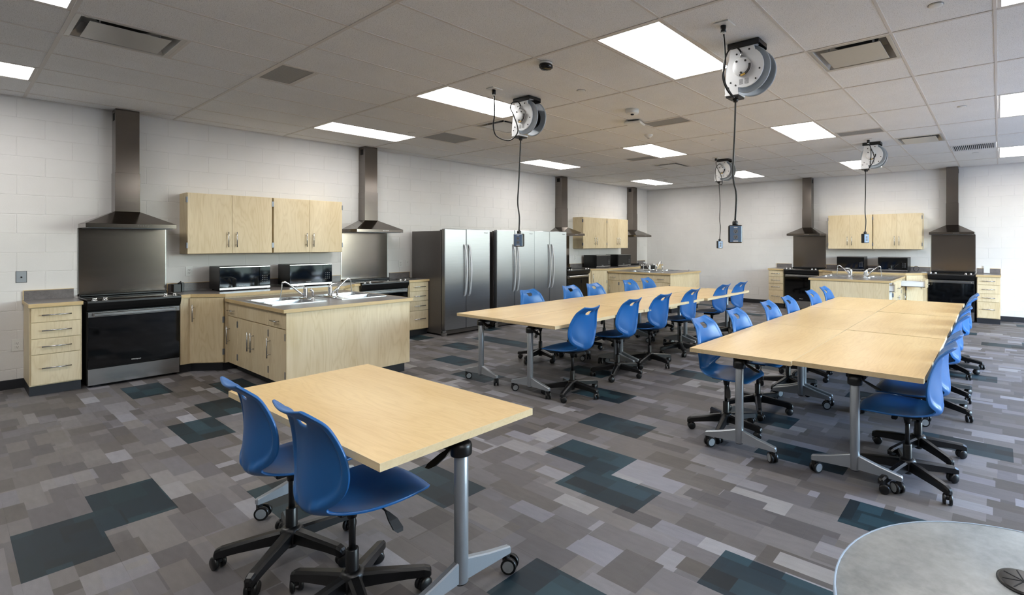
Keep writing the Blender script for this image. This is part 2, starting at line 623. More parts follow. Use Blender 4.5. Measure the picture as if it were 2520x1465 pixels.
# block walls
def block_wall(name, length, to_world, rz, label):
    # local: u along wall, z up, blocks proud of the mortar bed by 3 mm, face towards -Y local
    bed = MB().box(-0.2 if rz == 0 else 0, length + (0.2 if rz else 0), 0.0026, 0.2, 0, H + 0.3).build(name, 'mortar', None, to_world, rz)
    struct(name, bed, label)
    R = Matrix.Rotation(rz, 3, 'Z')
    BW, BH, J = 0.4064, 0.2032, 0.005
    full = MB().box(-BW / 2 + J / 2, BW / 2 - J / 2, 0, 0.01, -BH / 2 + J / 2, BH / 2 - J / 2, 0.002).mesh('block', 'wall')
    cells = []
    nz = int(math.ceil(H / BH))
    for r in range(nz):
        z0, z1 = r * BH, min((r + 1) * BH, H + 0.01)
        off = (0 if r % 2 else BW / 2) - BW + 0.13
        i = 0
        while off + i * BW < length:
            u0, u1 = max(0, off + i * BW), min(length, off + (i + 1) * BW)
            i += 1
            if u1 - u0 < 0.03:
                continue
            ps = [Vector(to_world) + R @ Vector((u, 0, z)) for u in (u0, u1) for z in (z0, z1)]
            cells.append((visible([tuple(p) for p in ps]), u0, u1, z0, z1))
    cells.sort(key=lambda c: -c[0])
    rest = MB()
    for n, (a, u0, u1, z0, z1) in enumerate(cells):
        if a > 0 and n < 298:
            if abs(u1 - u0 - BW) < 1e-4 and abs(z1 - z0 - BH) < 1e-4:
                link('block', full, bed, ((u0 + u1) / 2, 0, (z0 + z1) / 2))
            else:
                MB().box(u0 + J / 2, u1 - J / 2, 0, 0.01, z0 + J / 2, z1 - J / 2, 0.0022).build('block', 'wall', bed)
        else:
            rest.box(u0 + J / 2, u1 - J / 2, 0, 0.01, z0 + J / 2, z1 - J / 2, 0.0022)
    if rest.v:
        rest.build('blockwork', 'wall', bed)['kind'] = 'stuff'
    return bed
wl = block_wall('wall_left', L - YF, (0, YF, 0), PI / 2, 'long white painted block wall behind the refrigerators')
wb = block_wall('wall_back', XR, (0, L, 0), 0, 'far white painted block wall at the end of the room')
wf = struct('wall_front', MB().box(0, XR, YF - 0.2, YF, 0, H + 0.3).build('wall_front', 'grey_wall'))
rw = MB()
edges = [YF] + [e for ab in WINDOWS for e in ab] + [L]
rw.box(XR, XR + 0.2, YF, L, 0, WZ0).box(XR, XR + 0.2, YF, L, WZ1, H + 0.3)
for n_, (a, b) in enumerate(zip(edges[0::2], edges[1::2])):
    rw.box(XR, XR + 0.2, a, b, WZ0, WZ1, 0, 1 if n_ == 0 else 0)
wr = struct('wall_right', rw.build('wall_right', ['wall', 'dark_wall']))
for i, (a, b) in enumerate(WINDOWS):
    fr = MB().box(XR + .06, XR + .12, a, a + .05, WZ0, WZ1).box(XR + .06, XR + .12, b - .05, b, WZ0, WZ1).box(XR + .06, XR + .12, a, b, WZ0, WZ0 + .05).box(XR + .06, XR + .12, a, b, WZ1 - .05, WZ1).box(XR + .06, XR + .12, (a + b) / 2 - .025, (a + b) / 2 + .025, WZ0, WZ1)
    struct('window', fr.build('window_%d' % (i + 1), 'black_matt'))
struct('ground', MB().box(XR + 0.2, XR + 14, -60, 80, -0.5, -0.25).build('ground_outside', 'pale_concrete'), 'pale paving outside the windows')
struct('ground', MB().box(XR + 14, 220, -160, 180, -0.5, -0.3).build('field_outside', 'field'), 'dull grassy field beyond the paving')
for nm, bx in (('baseboard_left', (0, 0.012, YF, L, 0, 0.10)), ('baseboard_back', (0, XR, L - 0.012, L, 0, 0.10))):
    struct(nm, MB().box(*bx, 0.004).build(nm, 'rubber_base'), 'black rubber base strip along the wall')

# ceiling
cl = struct('ceiling', MB().box(-.1, XR, YF, L + .1, H + 0.13, H + 0.25).build('ceiling', 'tile'), 'white suspended ceiling of speckled lay-in panels')
GX, GY, CX, CY = 5.7646, 2.9688, 0.6096, 1.2192
LIGHTS = [(i, j) for i in (-8, -4, 0, 4, 8) for j in (-3, 0, 3, 6)]
SPEC = {(-5, -2): [('diff', 0, .5)], (2, 1): [('diff', 0, .5)], (-5, 1): [('diff', 0, .5)], (-5, 4): [('diff', .5, 1)], (2, 4): [('diff', .5, 1)],
        (-5, -1): [('ret', 0, .25)], (-7, 1): [('ret', 0, .5)], (-2, 2): [('ret', 0, .25)], (-5, 3): [('ret', .75, 1)], (1, 3): [('ret', .75, 1)], (3, 5): [('louver', .5, 1)]}
tilecache = {}
def panel(i, j, f0, f1):
    x0, x1 = max(0, GX + CX * i), min(XR, GX + CX * (i + 1))
    y0, y1 = max(YF, GY + CY * (j + f0)), min(L, GY + CY * (j + f1))
    if x1 - x0 < 0.03 or y1 - y0 < 0.03:
        return
    if visible([(x, y, H) for x in (x0, x1) for y in (y0, y1)]) <= 0:
        return
    key = (round(x1 - x0, 3), round(y1 - y0, 3))
    if key not in tilecache:
        a, b = key[0] / 2 - .003, key[1] / 2 - .003
        tilecache[key] = MB().box(-a, a, -b, b, 0, 0.012, 0.0015).mesh('ceiling_tile', 'tile')
    link('ceiling_tile', tilecache[key], cl, ((x0 + x1) / 2, (y0 + y1) / 2, H))
for i in range(-10, 11):
    for j in range(-5, 8):
        if (i, j) in LIGHTS:
            continue
        sp = SPEC.get((i, j))
        if not sp:
            panel(i, j, 0, 1)
        else:
            _, f0, f1 = sp[0]
            if f0 > 0: panel(i, j, 0, f0)
            if f1 < 1: panel(i, j, f1, 1)
for j in range(-5, 8):
    y = GY + CY * j
    if YF < y < L:
        MB().box(0, XR, y - .012, y + .012, H - .004, H + .012, .001).build('ceiling_runner', 'tee_white', cl)
for i in range(-9, 11):
    x = GX + CX * i
    MB().box(x - .010, x + .010, YF, L, H - .0035, H + .012, .001).build('ceiling_tee', 'tee_white', cl)
for (i, j), sp in SPEC.items():
    for _, f0, f1 in sp:
        for f in (f0, f1):
            if 0 < f < 1:
                y = GY + CY * (j + f)
                MB().box(GX + CX * i + .012, GX + CX * (i + 1) - .012, y - .012, y + .012, H - .0033, H + .012, .001).build('ceiling_tee', 'tee_white', cl)
MB().box(0, .022, YF, L, H - .004, H + .002).build('wall_angle', 'tee_white', cl)
MB().box(0, XR, L - .022, L, H - .004, H + .002).build('wall_angle', 'tee_white', cl)

# lit ceiling panels
ROWN = {-3: 'nearest', 0: 'second', 3: 'third', 6: 'farthest'}
COLN = {-8: 'along the refrigerator wall', -4: 'second from the refrigerator wall', 0: 'third from the refrigerator wall', 4: 'fourth from the refrigerator wall', 8: 'along the window wall'}
for i, j in LIGHTS:
    lt = thing('ceiling_light', 'lit flat ceiling panel, %s, in the %s row' % (COLN[i], ROWN[j]), 'ceiling light', (GX + CX * (i + .5), GY + CY * (j + .5), H), 0, 'lit ceiling panels')
    a, b = CX / 2 - .012, CY / 2 - .012
    MB().box(-a, a, -b, -b + .022, -.002, .012).box(-a, a, b - .022, b, -.002, .012).box(-a, -a + .022, -b + .022, b - .022, -.002, .012).box(a - .022, a, -b + .022, b - .022, -.002, .012).build('light_frame', 'tee_white', lt)
    MB().box(-a + .022, a - .022, -b + .022, b - .022, .001, .012).build('diffuser', 'lit', lt)

# air diffusers and return grilles
VN = {(-5, -2): 'large square air diffuser above the nearest range hood', (2, 1): 'square air diffuser beside the nearest power cord reel', (-5, 1): 'square air diffuser half hidden behind a cord reel', (-5, 4): 'small distant square air diffuser near the far corner light', (2, 4): 'square air diffuser to the right of the far cord reel',
      (-5, -1): 'plain grey return grille left of the long row of lights', (-7, 1): 'grey square return grille above the refrigerators', (-2, 2): 'narrow grey return grille beside the white ceiling sensors', (-5, 3): 'narrow grey return grille next to a distant ceiling light', (1, 3): 'narrow pale return grille above the far right cord reel', (3, 5): 'ribbed louvred return grille near the back wall'}
for (i, j), sp in SPEC.items():
    ty, f0, f1 = sp[0]
    x0, x1 = GX + CX * i + .012, GX + CX * (i + 1) - .012
    y0, y1 = GY + CY * (j + f0) + .012, GY + CY * (j + f1) - .012
    v = thing('air_diffuser' if ty == 'diff' else 'return_grille', VN[(i, j)], 'air vent', ((x0 + x1) / 2, (y0 + y1) / 2, H), 0, 'ceiling air vents')
    a, b = (x1 - x0) / 2, (y1 - y0) / 2
    if ty == 'diff':
        fl = .03
        MB().box(-a, a, -b, -b + fl, -.004, .006, .002).box(-a, a, b - fl, b, -.004, .006, .002).box(-a, -a + fl, -b + fl, b - fl, -.004, .006, .002).box(a - fl, a, -b + fl, b - fl, -.004, .006, .002).build('frame', 'diffuser_metal', v)
        pan = MB()
        o1 = [(-a + fl, -b + fl), (a - fl, -b + fl), (a - fl, b - fl), (-a + fl, b - fl)]
        o2 = [(x * .62, y * .62) for x, y in o1]
        pan.add([(x, y, .002) for x, y in o1] + [(x * .80, y * .80, .10) for x, y in o1], [(k, (k + 1) % 4, 4 + (k + 1) % 4, 4 + k) for k in range(4)] + [(4, 5, 6, 7)])
        pan.build('pan', 'diffuser_metal', v)
        MB().cyl((0, 0, .0995), (0, 0, .0985), .17, n=32).build('duct_opening', 'dark_void', v)
        MB().box(-a * .74, a * .74, -b * .74, b * .74, -.012, -.008, .001).build('face_plate', 'diffuser_metal', v)
        for sx in (-1, 1):
            for sy in (-1, 1):
                MB().box(sx * a * .55 - .008, sx * a * .55 + .008, sy * b * .55 - .002, sy * b * .55 + .002, -.009, .0985).build('hanger', 'white_metal', v)
    elif ty == 'ret':
        MB().box(-a, a, -b, -b + .014, -.003, .01).box(-a, a, b - .014, b, -.003, .01).box(-a, -a + .014, -b + .014, b - .014, -.003, .01).box(a - .014, a, -b + .014, b - .014, -.003, .01).build('frame', 'tee_white', v)
        MB().box(-a + .014, a - .014, -b + .014, b - .014, .001, .006).build('perforated_face', 'perf', v)
    else:
        MB().box(-a, a, -b, -b + .02, -.004, .01).box(-a, a, b - .02, b, -.004, .01).box(-a, -a + .02, -b + .02, b - .02, -.004, .01).box(a - .02, a, -b + .02, b - .02, -.004, .01).build('frame', 'white_metal', v)
        MB().box(-a + .02, a - .02, -b + .02, b - .02, .008, .011).build('backing', 'dark_void', v)
        n = 22
        sl = MB().box(-.004, .004, -b + .02, b - .02, -.003, .008).mesh('slat', 'white_metal')
        for q in range(n):
            link('slat', sl, v, (-a + .03 + (2 * a - .06) * q / (n - 1), 0, 0))

# ------------------------------------------------------------------ cooking stations
class ST:
    def __init__(self, loc, rz):
        self.loc, self.rz = Vector(loc), rz
    def at(self, s, d=0.0, z=0.0):
        return self.loc + Matrix.Rotation(self.rz, 3, 'Z') @ Vector((s, -d, z))
S1 = ST((0, 2.727, 0), PI / 2)
S2 = ST((0, 10.125, 0), PI / 2)
S3 = ST((6.045, L, 0), 0)
STN = [(S1, 'at the near cooking station'), (S2, 'at the far left corner cooking station'), (S3, 'at the back wall cooking station')]
ROFF = 1.427
SIDE = {-1: 'left', 1: 'right'}

def bar_h(mb, x, y, z, ln, r=0.0065, st=0.034):      # horizontal bar handle, front -Y
    mb.cyl((x - ln / 2, y - st, z), (x + ln / 2, y - st, z), r, n=10)
    for s in (-1, 1):
        mb.cyl((x + s * ln * .32, y, z), (x + s * ln * .32, y - st, z), r * .75, n=8)
    return mb
def bar_v(mb, x, y, z0, z1, r=0.0065, st=0.034):
    mb.cyl((x, y - st, z0), (x, y - st, z1), r, n=10)
    for t in (.16, .84):
        z = z0 + (z1 - z0) * t
        mb.cyl((x, y, z), (x, y - st, z), r * .75, n=8)
    return mb

def end_cabinet(label):
    c = thing('drawer_cabinet', label, 'cabinet', group='drawer cabinets at the range ends')
    MB().box(-.18, .18, -.585, -.01, .10, .885, .001).build('body', 'cabinet_wood', c)
    MB().box(-.178, .178, -.55, -.01, 0, .10).build('toe_kick', 'rubber_base', c)
    for z0, z1 in ((.735, .875), (.572, .729), (.415, .566), (.112, .409)):
        d = MB().box(-.170, .170, -.605, -.586, z0, z1, .0015).build('drawer', 'cabinet_wood', c)
        bar_h(MB(), 0, -.605, z0 + (z1 - z0) * (.5 if z1 > .41 else .55), .205).build('handle', 'bar_steel', d)
    return c
ec = None
ECN = {(0, -1): 'four-drawer cabinet at the far left beside the nearest range', (0, 1): 'four-drawer cabinet wedged against the first refrigerator', (1, -1): 'four-drawer cabinet mostly hidden behind the last refrigerator', (1, 1): 'four-drawer cabinet in the far corner behind the sinks', (2, -1): 'four-drawer cabinet left of the back wall ranges', (2, 1): 'four-drawer cabinet right of the back wall ranges'}
def counter_piece(name, label, poly, z0, z1, cat='worktop'):
    pass
CNN = {k: v.replace('four-drawer cabinet', 'short grey laminate worktop on the drawer cabinet') for k, v in ECN.items()}
def end_top(label, side):
    t = thing('end_worktop', label, 'worktop', group='short worktops at the range ends')
    MB().box(-.186, .186, -.615, -.022, .885, .92, .0).build('slab', 'counter', t)
    MB().box(-.188, .188, -.622, -.615, .884, .921, .002).build('front_edge', 'edge_band', t)
    x = side * .186
    MB().box(min(x, x + side * .004), max(x, x + side * .004), -.622, -.003, .884, .921, .001).build('side_edge', 'edge_band', t)
    MB().box(-.184, .184, -.022, -.003, .885, 1.018).build('backsplash', 'counter', t)
    MB().box(-.184, .184, -.024, -.002, 1.018, 1.023).box(min(x, x - side * .006), max(x, x - side * .006), -.0235, -.002, .885, 1.02).build('backsplash_edge', 'edge_band', t)
    return t
tops = {}
for n, (S, nm) in enumerate(STN):
    for sd in (-1, 1):
        pos = S.at(sd * 2.02)
        if ec is None:
            ec = end_cabinet(ECN[(n, sd)]); ec.location = pos; ec.rotation_euler = (0, 0, S.rz)
        else:
            dup(ec, ECN[(n, sd)], pos, S.rz)
        if sd not in tops:
            tops[sd] = end_top(CNN[(n, sd)], sd); tops[sd].location = pos; tops[sd].rotation_euler = (0, 0, S.rz)
        else:
            dup(tops[sd], CNN[(n, sd)], pos, S.rz)

def range_unit(label):
    c = thing('range', label, 'range', group='freestanding electric ranges')
    MB().box(-.378, .378, -.59, -.03, .035, .895, .003).build('body', 'black_matt', c)
    for sx in (-1, 1):
        MB().cyl((sx * .34, -.53, 0), (sx * .34, -.53, .04), .018).build('foot', 'black', c)
    MB().box(-.381, .381, -.60, -.03, .905, .925, .004).build('cooktop', 'black_glass', c)
    MB().box(-.370, .370, -.09, -.03, .925, .948, .006).build('rear_vent_strip', 'black', c)
    MB().box(-.381, -.372, -.60, -.03, .922, .928, .001).build('cooktop_trim', 'steel', c)
    MB().box(.372, .381, -.60, -.03, .922, .928, .001).build('cooktop_trim', 'steel', c)
    pr_ = [(-.59, .925), (-.615, .927), (-.665, .914), (-.668, .895), (-.655, .86), (-.632, .815), (-.59, .80)]
    cp = MB().prism([(y, z) for y, z in pr_], -.380, .380, 'x').build('control_panel', 'black', c)
    MB().prism([(-.612, .9285), (-.663, .9155), (-.664, .913), (-.612, .926)], -.30, .30, 'x').build('touch_strip', 'steel', cp)
    for x in (-.325, -.245, .245, .325):
        kn = MB()
        ax = Vector((0, -.26, .97))
        p = Vector((x, -.640, .920))
        kn.cyl(p, p + ax * .006, .024, n=20).cyl(p + ax * .006, p + ax * .03, .018, .016, n=20)
        kn.build('knob', 'chrome', c)
    d = MB().box(-.372, .372, -.625, -.592, .205, .795, .003).build('oven_door', 'black_glass', c)
    MB().box(-.372, .372, -.632, -.626, .742, .797, .002).build('door_trim', 'steel', d)
    hb = MB().box(-.335, .335, -.672, -.655, .752, .788, .006)
    for sx in (-1, 1):
        hb.box(sx * .325 - .012, sx * .325 + .012, -.658, -.630, .755, .785, .002)
    hb.build('handle', 'steel', d)
    tx = link('lettering', RT, d, (.0, -.6262, .248)); tx.rotation_euler = (PI / 2, 0, 0)
    MB().box(-.374, .374, -.622, -.592, .025, .198, .003).build('storage_drawer', 'steel', c)
    return c
RT = text_mesh('Whirlpool', 0.019)
RT.materials.append(M['print_white'])
RT2 = text_mesh('Whirlpool', 0.020)
RT2.materials.append(M['black_matt'])
RN = {(0, -1): 'black glass range with stainless drawer, nearest of all at the left', (0, 1): 'black glass range half hidden behind the near sink peninsula', (1, -1): 'black glass range just past the last refrigerator', (1, 1): 'black glass range in the far corner behind running taps', (2, -1): 'left black glass range on the back wall', (2, 1): 'right black glass range on the back wall'}
HN = {(0, -1): 'stainless chimney hood over the nearest range at the left', (0, 1): 'stainless chimney hood left of the refrigerators', (1, -1): 'stainless chimney hood right above the last refrigerator', (1, 1): 'stainless chimney hood beside the far left corner', (2, -1): 'left stainless chimney hood on the back wall', (2, 1): 'right stainless chimney hood on the back wall'}
def hood(label):
    c = thing('range_hood', label, 'range hood', group='stainless chimney range hoods')
    z0, z1, z2 = 1.692, 1.738, 1.885
    cn = MB()
    def rc(hx, d, z): return [(-hx, -.003, z), (hx, -.003, z), (hx, -d, z), (-hx, -d, z)]
    cn.loft([rc(.374, .50, z1), rc(.106, .208, z2)])
    cn.build('canopy', 'hood_steel', c)
    lp = MB().box(-.374, .374, -.50, -.003, z0, z1, .002).build('canopy_rim', 'hood_steel', c)
    for k in range(5):
        MB().cyl((.04 + k * .021, -.50, z0 + .026), (.04 + k * .021, -.5025, z0 + .026), .0062, n=12).build('button', 'chrome', lp)
    MB().box(-.35, .35, -.47, -.03, z0 - .004, z0).build('filter', 'hinge', c)
    MB().box(-.106, .106, -.208, -.003, z2, 2.33, .001).build('lower_chimney', 'hood_steel', c)
    up = MB().box(-.101, .101, -.203, -.003, 2.33, H - .004, .001).build('upper_chimney', 'hood_steel', c)
    for sx in (-1, 1):
        MB().box(sx * .1005, sx * .1022, -.15, -.06, H - .13, H - .045).build('vent_slots', 'dark_void', up)
    return c
def splash(label):
    c = thing('steel_backsplash', label, 'backsplash', group='stainless wall panels behind ranges')
    MB().box(-.379, .379, -.004, -.0005, .93, 1.692, .0008).build('panel', 'hood_steel', c)
    for sx in (-1, 1):
        MB().box(sx * .375 - .004, sx * .375 + .004, -.006, -.004, .95, 1.69).build('edge_fold', 'steel', c)
    return c
rg = hd = spl = None
for n, (S, nm) in enumerate(STN):
    for sd in (-1, 1):
        pos = S.at(sd * ROFF)
        bl = HN[(n, sd)].replace('stainless chimney hood', 'flat stainless panel under the hood')
        if rg is None:
            rg = range_unit(RN[(n, sd)]); hd = hood(HN[(n, sd)]); spl = splash(bl)
            for o in (rg, hd, spl):
                o.location = pos; o.rotation_euler = (0, 0, S.rz)
        else:
            dup(rg, RN[(n, sd)], pos, S.rz); dup(hd, HN[(n, sd)], pos, S.rz); dup(spl, bl, pos, S.rz)

# corner base cabinets, centre base and wall worktop
A0, A1, A2 = 1.042, .953, .69
def corner_cab(sd, label):
    c = thing('corner_cabinet', label, 'cabinet', group='angled corner base cabinets')
    q = lambda s, d: (sd * s, -d)
    MB().prism([q(A0, .01), q(A0, .60), q(A1, .60), q(A2, .862), q(A2, .01)], .10, .885).build('body', 'cabinet_wood', c)
    MB().prism([q(A0, .01), q(A0, .55), q(A1 - .02, .55), q(A2, .80), q(A2, .01)], 0, .10).build('toe_kick', 'rubber_base', c)
    p0, p1 = Vector(q(A1 - .006, .612)), Vector(q(A2 + .006, .868))
    u = (p1 - p0).normalized(); nrm = Vector((sd * abs(u.y), -abs(u.x)))
    dm = MB()
    def W(t, o, z): 
        p = p0 + u * t + nrm * o
        return (p.x, p.y, z)
    ln = (p1 - p0).length
    dm.loft([[W(0, 0, .112), W(ln, 0, .112), W(ln, .018, .112), W(0, .018, .112)], [W(0, 0, .872), W(ln, 0, .872), W(ln, .018, .872), W(0, .018, .872)]])
    d = dm.build('door', 'cabinet_wood', c)
    h = MB().cyl(W(.045, .05, .60), W(.045, .05, .80), .0055, n=10)
    for z in (.635, .765):
        h.cyl(W(.045, .018, z), W(.045, .05, z), .004, n=8)
    h.build('handle', 'bar_steel', d)
    for z in (.20, .58):
        MB().loft([[W(ln - .004, .002, z), W(ln + .01, .002, z), W(ln + .01, .024, z), W(ln - .004, .024, z)], [W(ln - .004, .002, z + .07), W(ln + .01, .002, z + .07), W(ln + .01, .024, z + .07), W(ln - .004, .024, z + .07)]]).build('hinge', 'hinge', d)
    return c
def centre_base(label):
    c = thing('wall_base_cabinet', label, 'cabinet', group='base cabinets under microwaves')
    MB().box(-A2 + .004, A2 - .004, -.872, -.01, .10, .885, .001).build('body', 'cabinet_wood', c)
    MB().box(-A2 + .004, A2 - .004, -.80, -.01, 0, .10).build('toe_kick', 'rubber_base', c)
    return c
def wall_top(label):
    c = thing('wall_worktop', label, 'worktop', group='worktops along the wall under microwaves')
    pl = [(-A0, -.022), (-A0, -.625), (-A1, -.625), (-A2, -.888), (A2, -.888), (A1, -.625), (A0, -.625), (A0, -.022)]
    MB().prism(pl, .885, .92).build('slab', 'counter', c)
    e = MB()
    fp = pl[1:-1]
    for a, b in zip(fp[:-1], fp[1:]):
        a, b = Vector(a), Vector(b)
        u = (b - a).normalized(); nn = Vector((u.y, -u.x))
        if nn.y > 0: nn = -nn
        o = nn * .005
        e.loft([[(a.x, a.y, .884), (b.x, b.y, .884), (b.x + o.x, b.y + o.y, .884), (a.x + o.x, a.y + o.y, .884)], [(a.x, a.y, .921), (b.x, b.y, .921), (b.x + o.x, b.y + o.y, .921), (a.x + o.x, a.y + o.y, .921)]])
    e.build('front_edge', 'edge_band', c)
    MB().box(-A0, A0, -.022, -.003, .885, 1.018).build('backsplash', 'counter', c)
    MB().box(-A0, A0, -.024, -.002, 1.018, 1.023).box(-A0, -A0 + .006, -.0235, -.002, .921, 1.02).box(A0 - .006, A0, -.0235, -.002, .921, 1.02).build('backsplash_edge', 'edge_band', c)
    return c
# upper cabinets
def upper(label):
    c = thing('wall_cabinet', label, 'cabinet', group='double-door wall cabinets')
    MB().box(-.455, .455, -.312, -.002, 1.39, 2.142, .001).build('body', 'cabinet_wood', c)
    for sx in (-1, 1):
        d = MB().box(*( (-.452, -.0015) if sx < 0 else (.0015, .452)), -.332, -.313, 1.393, 2.138, .0015).build('door', 'cabinet_wood', c)
        bar_v(MB(), sx * .045, -.332, 1.47, 1.665, .006).build('handle', 'bar_steel', d)
        for z in (1.46, 2.02):
            MB().box(sx * .449, sx * .463, -.336, -.300, z, z + .07, .001).build('hinge', 'hinge', d)
    return c
cc, cb, wt, up = {}, None, None, None
for n, (S, nm) in enumerate(STN):
    for sd in (-1, 1):
        lab = 'angled wooden corner cabinet, %s side, %s' % (SIDE[sd], nm)
        if sd not in cc:
            cc[sd] = corner_cab(sd, lab); cc[sd].location = S.at(0); cc[sd].rotation_euler = (0, 0, S.rz)
        else:
            dup(cc[sd], lab, S.at(0), S.rz)
        lab = '%s double-door wooden wall cabinet %s' % (SIDE[sd], nm)
        pos = S.at(sd * .462 + .0)
        if up is None:
            up = upper(lab); up.location = pos; up.rotation_euler = (0, 0, S.rz)
        else:
            dup(up, lab, pos, S.rz)
    l1, l2 = 'wooden base cabinet under the microwaves ' + nm, 'grey laminate worktop carrying the microwaves ' + nm
    if cb is None:
        cb, wt = centre_base(l1), wall_top(l2)
        for o in (cb, wt):
            o.location = S.at(0); o.rotation_euler = (0, 0, S.rz)
    else:
        dup(cb, l1, S.at(0), S.rz); dup(wt, l2, S.at(0), S.rz)

# sink peninsula -------------------------------------------------
PD = .64         # half depth of the peninsula body
PZ = .828
def pen_unit(kind, wd, label, open_drawer=0.0, open_door=0.0, hs=-1):
    c = thing('sink_cabinet' if kind == 'sink' else 'drawer_base_cabinet', label, 'cabinet', group='base cabinets of the sink peninsulas')
    h = wd / 2
    ztop = PZ if kind != 'sink' else .66
    MB().box(-h + .001, h - .001, -PD, -.003, .10, ztop, .001).build('body', 'cabinet_wood' if not open_door else 'melamine', c)
    if kind == 'sink':
        MB().box(-h + .001, h - .001, -PD, -PD + .018, .66, PZ).build('top_rail', 'cabinet_wood', c)
    MB().box(-h + .001, h - .001, -PD + .07, -.003, 0, .10).build('toe_kick', 'rubber_base', c)
    f0, f1 = -PD - .0195, -PD - .0005
    od = open_drawer
    if kind == 'sink':
        MB().box(-h + .003, h - .003, f0, f1, .662, .818, .0015).build('false_front', 'cabinet_wood', c)
        for sx in (-1, 1):
            d = MB().box(*((-h + .003, -.0015) if sx < 0 else (.0015, h - .003)), f0, f1, .105, .652, .0015).build('door', 'cabinet_wood', c)
            bar_v(MB(), sx * .048, f0, .33, .54).build('handle', 'bar_steel', d)
            for z in (.165, .545):
                MB().box(sx * (h - .014), sx * (h - .001), f0 - .004, f1, z, z + .072, .001).build('hinge', 'hinge', d)
    else:
        dr = MB().box(-h + .003, h - .003, f0 - od, f1 - od, .662, .818, .0015).build('drawer', 'cabinet_wood', c)
        bar_h(MB(), 0, f0 - od, .73, .17).build('handle', 'bar_steel', dr)
        if od:
            y0, y1 = f1 - od, -PD
            bx = MB().box(-h + .03, -h + .042, y0, y1, .675, .775).box(h - .042, h - .03, y0, y1, .675, .775).box(-h + .03, h - .03, y0, y1, .675, .685)
            bx.build('drawer_box', 'melamine', dr)
        x0, x1 = -h + .003, h - .003
        if open_door:
            hx = x1 if hs < 0 else x0
            d = MB().box(*sorted((0, (x0 - x1) if hs < 0 else (x1 - x0))), -.019, 0, .105, .652, .0015)
            d = d.build('door', 'melamine', c, (hx, f1, 0), open_door)
            bar_v(MB(), (x0 - x1 + .05) if hs < 0 else (x1 - x0 - .05), -.019, .33, .54).build('handle', 'bar_steel', d)
            for z in (.165, .545):
                MB().box(-.007, .007, -.024, 0, z, z + .072, .001).build('hinge', 'hinge', d)
        else:
            d = MB().box(x0, x1, f0, f1, .105, .652, .0015).build('door', 'cabinet_wood', c)
            bar_v(MB(), hs * (h - .055), f0, .33, .54).build('handle', 'bar_steel', d)
            for z in (.165, .545):
                MB().box(-hs * (h - .018), -hs * (h - .001), f0 - .004, f1, z, z + .072, .001).build('hinge', 'hinge', d)
    return c
SKS = .625       # sink half distance: sinks span s .05..-.62
SX0, SX1 = .085, .625
SD0, SD1 = 1.325, 2.125
def pen_top(label):
    c = thing('peninsula_worktop', label, 'worktop', group='lower worktops with sinks')
    xs = [-.688, -SX1 + .012, -SX0 - .012, SX0 + .012, SX1 - .012, .688]
    ds = [.885, SD0 + .012, SD1 - .012, 2.60]
    m = MB()
    for a in range(5):
        for b in range(3):
            if a in (1, 3) and b == 1:
                continue
            m.box(xs[a], xs[a + 1], -ds[b + 1], -ds[b], PZ + .002, .865)
    m.build('slab', 'counter', c)
    MB().box(-.693, .693, -2.606, -2.60, PZ + .001, .866, .002).build('front_edge', 'edge_band', c)
    for sx in (-1, 1):
        MB().box(sx * .688, sx * .694, -2.606, -.90, PZ + .001, .866, .002).build('side_edge', 'edge_band', c)
    return c
def end_panel(label):
    c = MB().box(-.662, .662, -2.585, -2.562, .10, PZ, .0015).build('gable_end', 'cabinet_wood')
    tag(c, label, 'panel', 'end panels of the sink peninsulas')
    k = MB().box(-.60, .60, -2.574, -2.563, 0, .10).build('toe_kick', 'rubber_base', c)
    return c
def sink(label):
    c = thing('double_sink', label, 'sink', group='double bowl drop-in sinks')
    a, b = .27, .40      # half width (s), half length (d)
    rim = MB()
    bowls = [(-.245, .165, -.375, -.018), (-.245, .165, .018, .375)]
    xs = [-a, -.245, .165, a]; ys = [-b, -.375, -.018, .018, .375, b]
    for i in range(3):
        for j in range(5):
            if i == 1 and j in (1, 3):
                continue
            rim.box(xs[i], xs[i + 1], ys[j], ys[j + 1], .8655, .870)
    rim.build('rim', 'sink_steel', c)
    for x0, x1, y0, y1 in bowls:
        m = MB()
        zb = .70
        r = .03
        def ring(ins, z):
            out = []
            for cx, cy, t0 in ((x1 - r, y1 - r, 0), (x0 + r, y1 - r, 90), (x0 + r, y0 + r, 180), (x1 - r, y0 + r, 270)):
                for q in range(4):
                    t = math.radians(t0 + q * 30)
                    rr = r - ins * .3
                    out.append((cx + rr * math.cos(t) - ins * (1 if cx > (x0 + x1) / 2 else -1), cy + rr * math.sin(t) - ins * (1 if cy > (y0 + y1) / 2 else -1), z))
            return out
        rings = [ring(0, .869), ring(.004, .78), ring(.008, .715), ring(.03, zb)]
        n = len(rings[0])
        vs = [p for q in rings for p in q]
        fs = [(j * n + i, j * n + (i + 1) % n, (j + 1) * n + (i + 1) % n, (j + 1) * n + i) for j in range(3) for i in range(n)]
        fs.append([3 * n + i for i in range(n)])
        m.add(vs, fs, 0, True)
        bw = m.build('bowl', 'sink_steel', c)
        MB().lathe([(.042, .7005), (.042, .703), (.036, .7035), (.02, .7015)], ((x0 + x1) / 2, (y0 + y1) / 2, 0)).build('drain', 'chrome', bw)
    return c
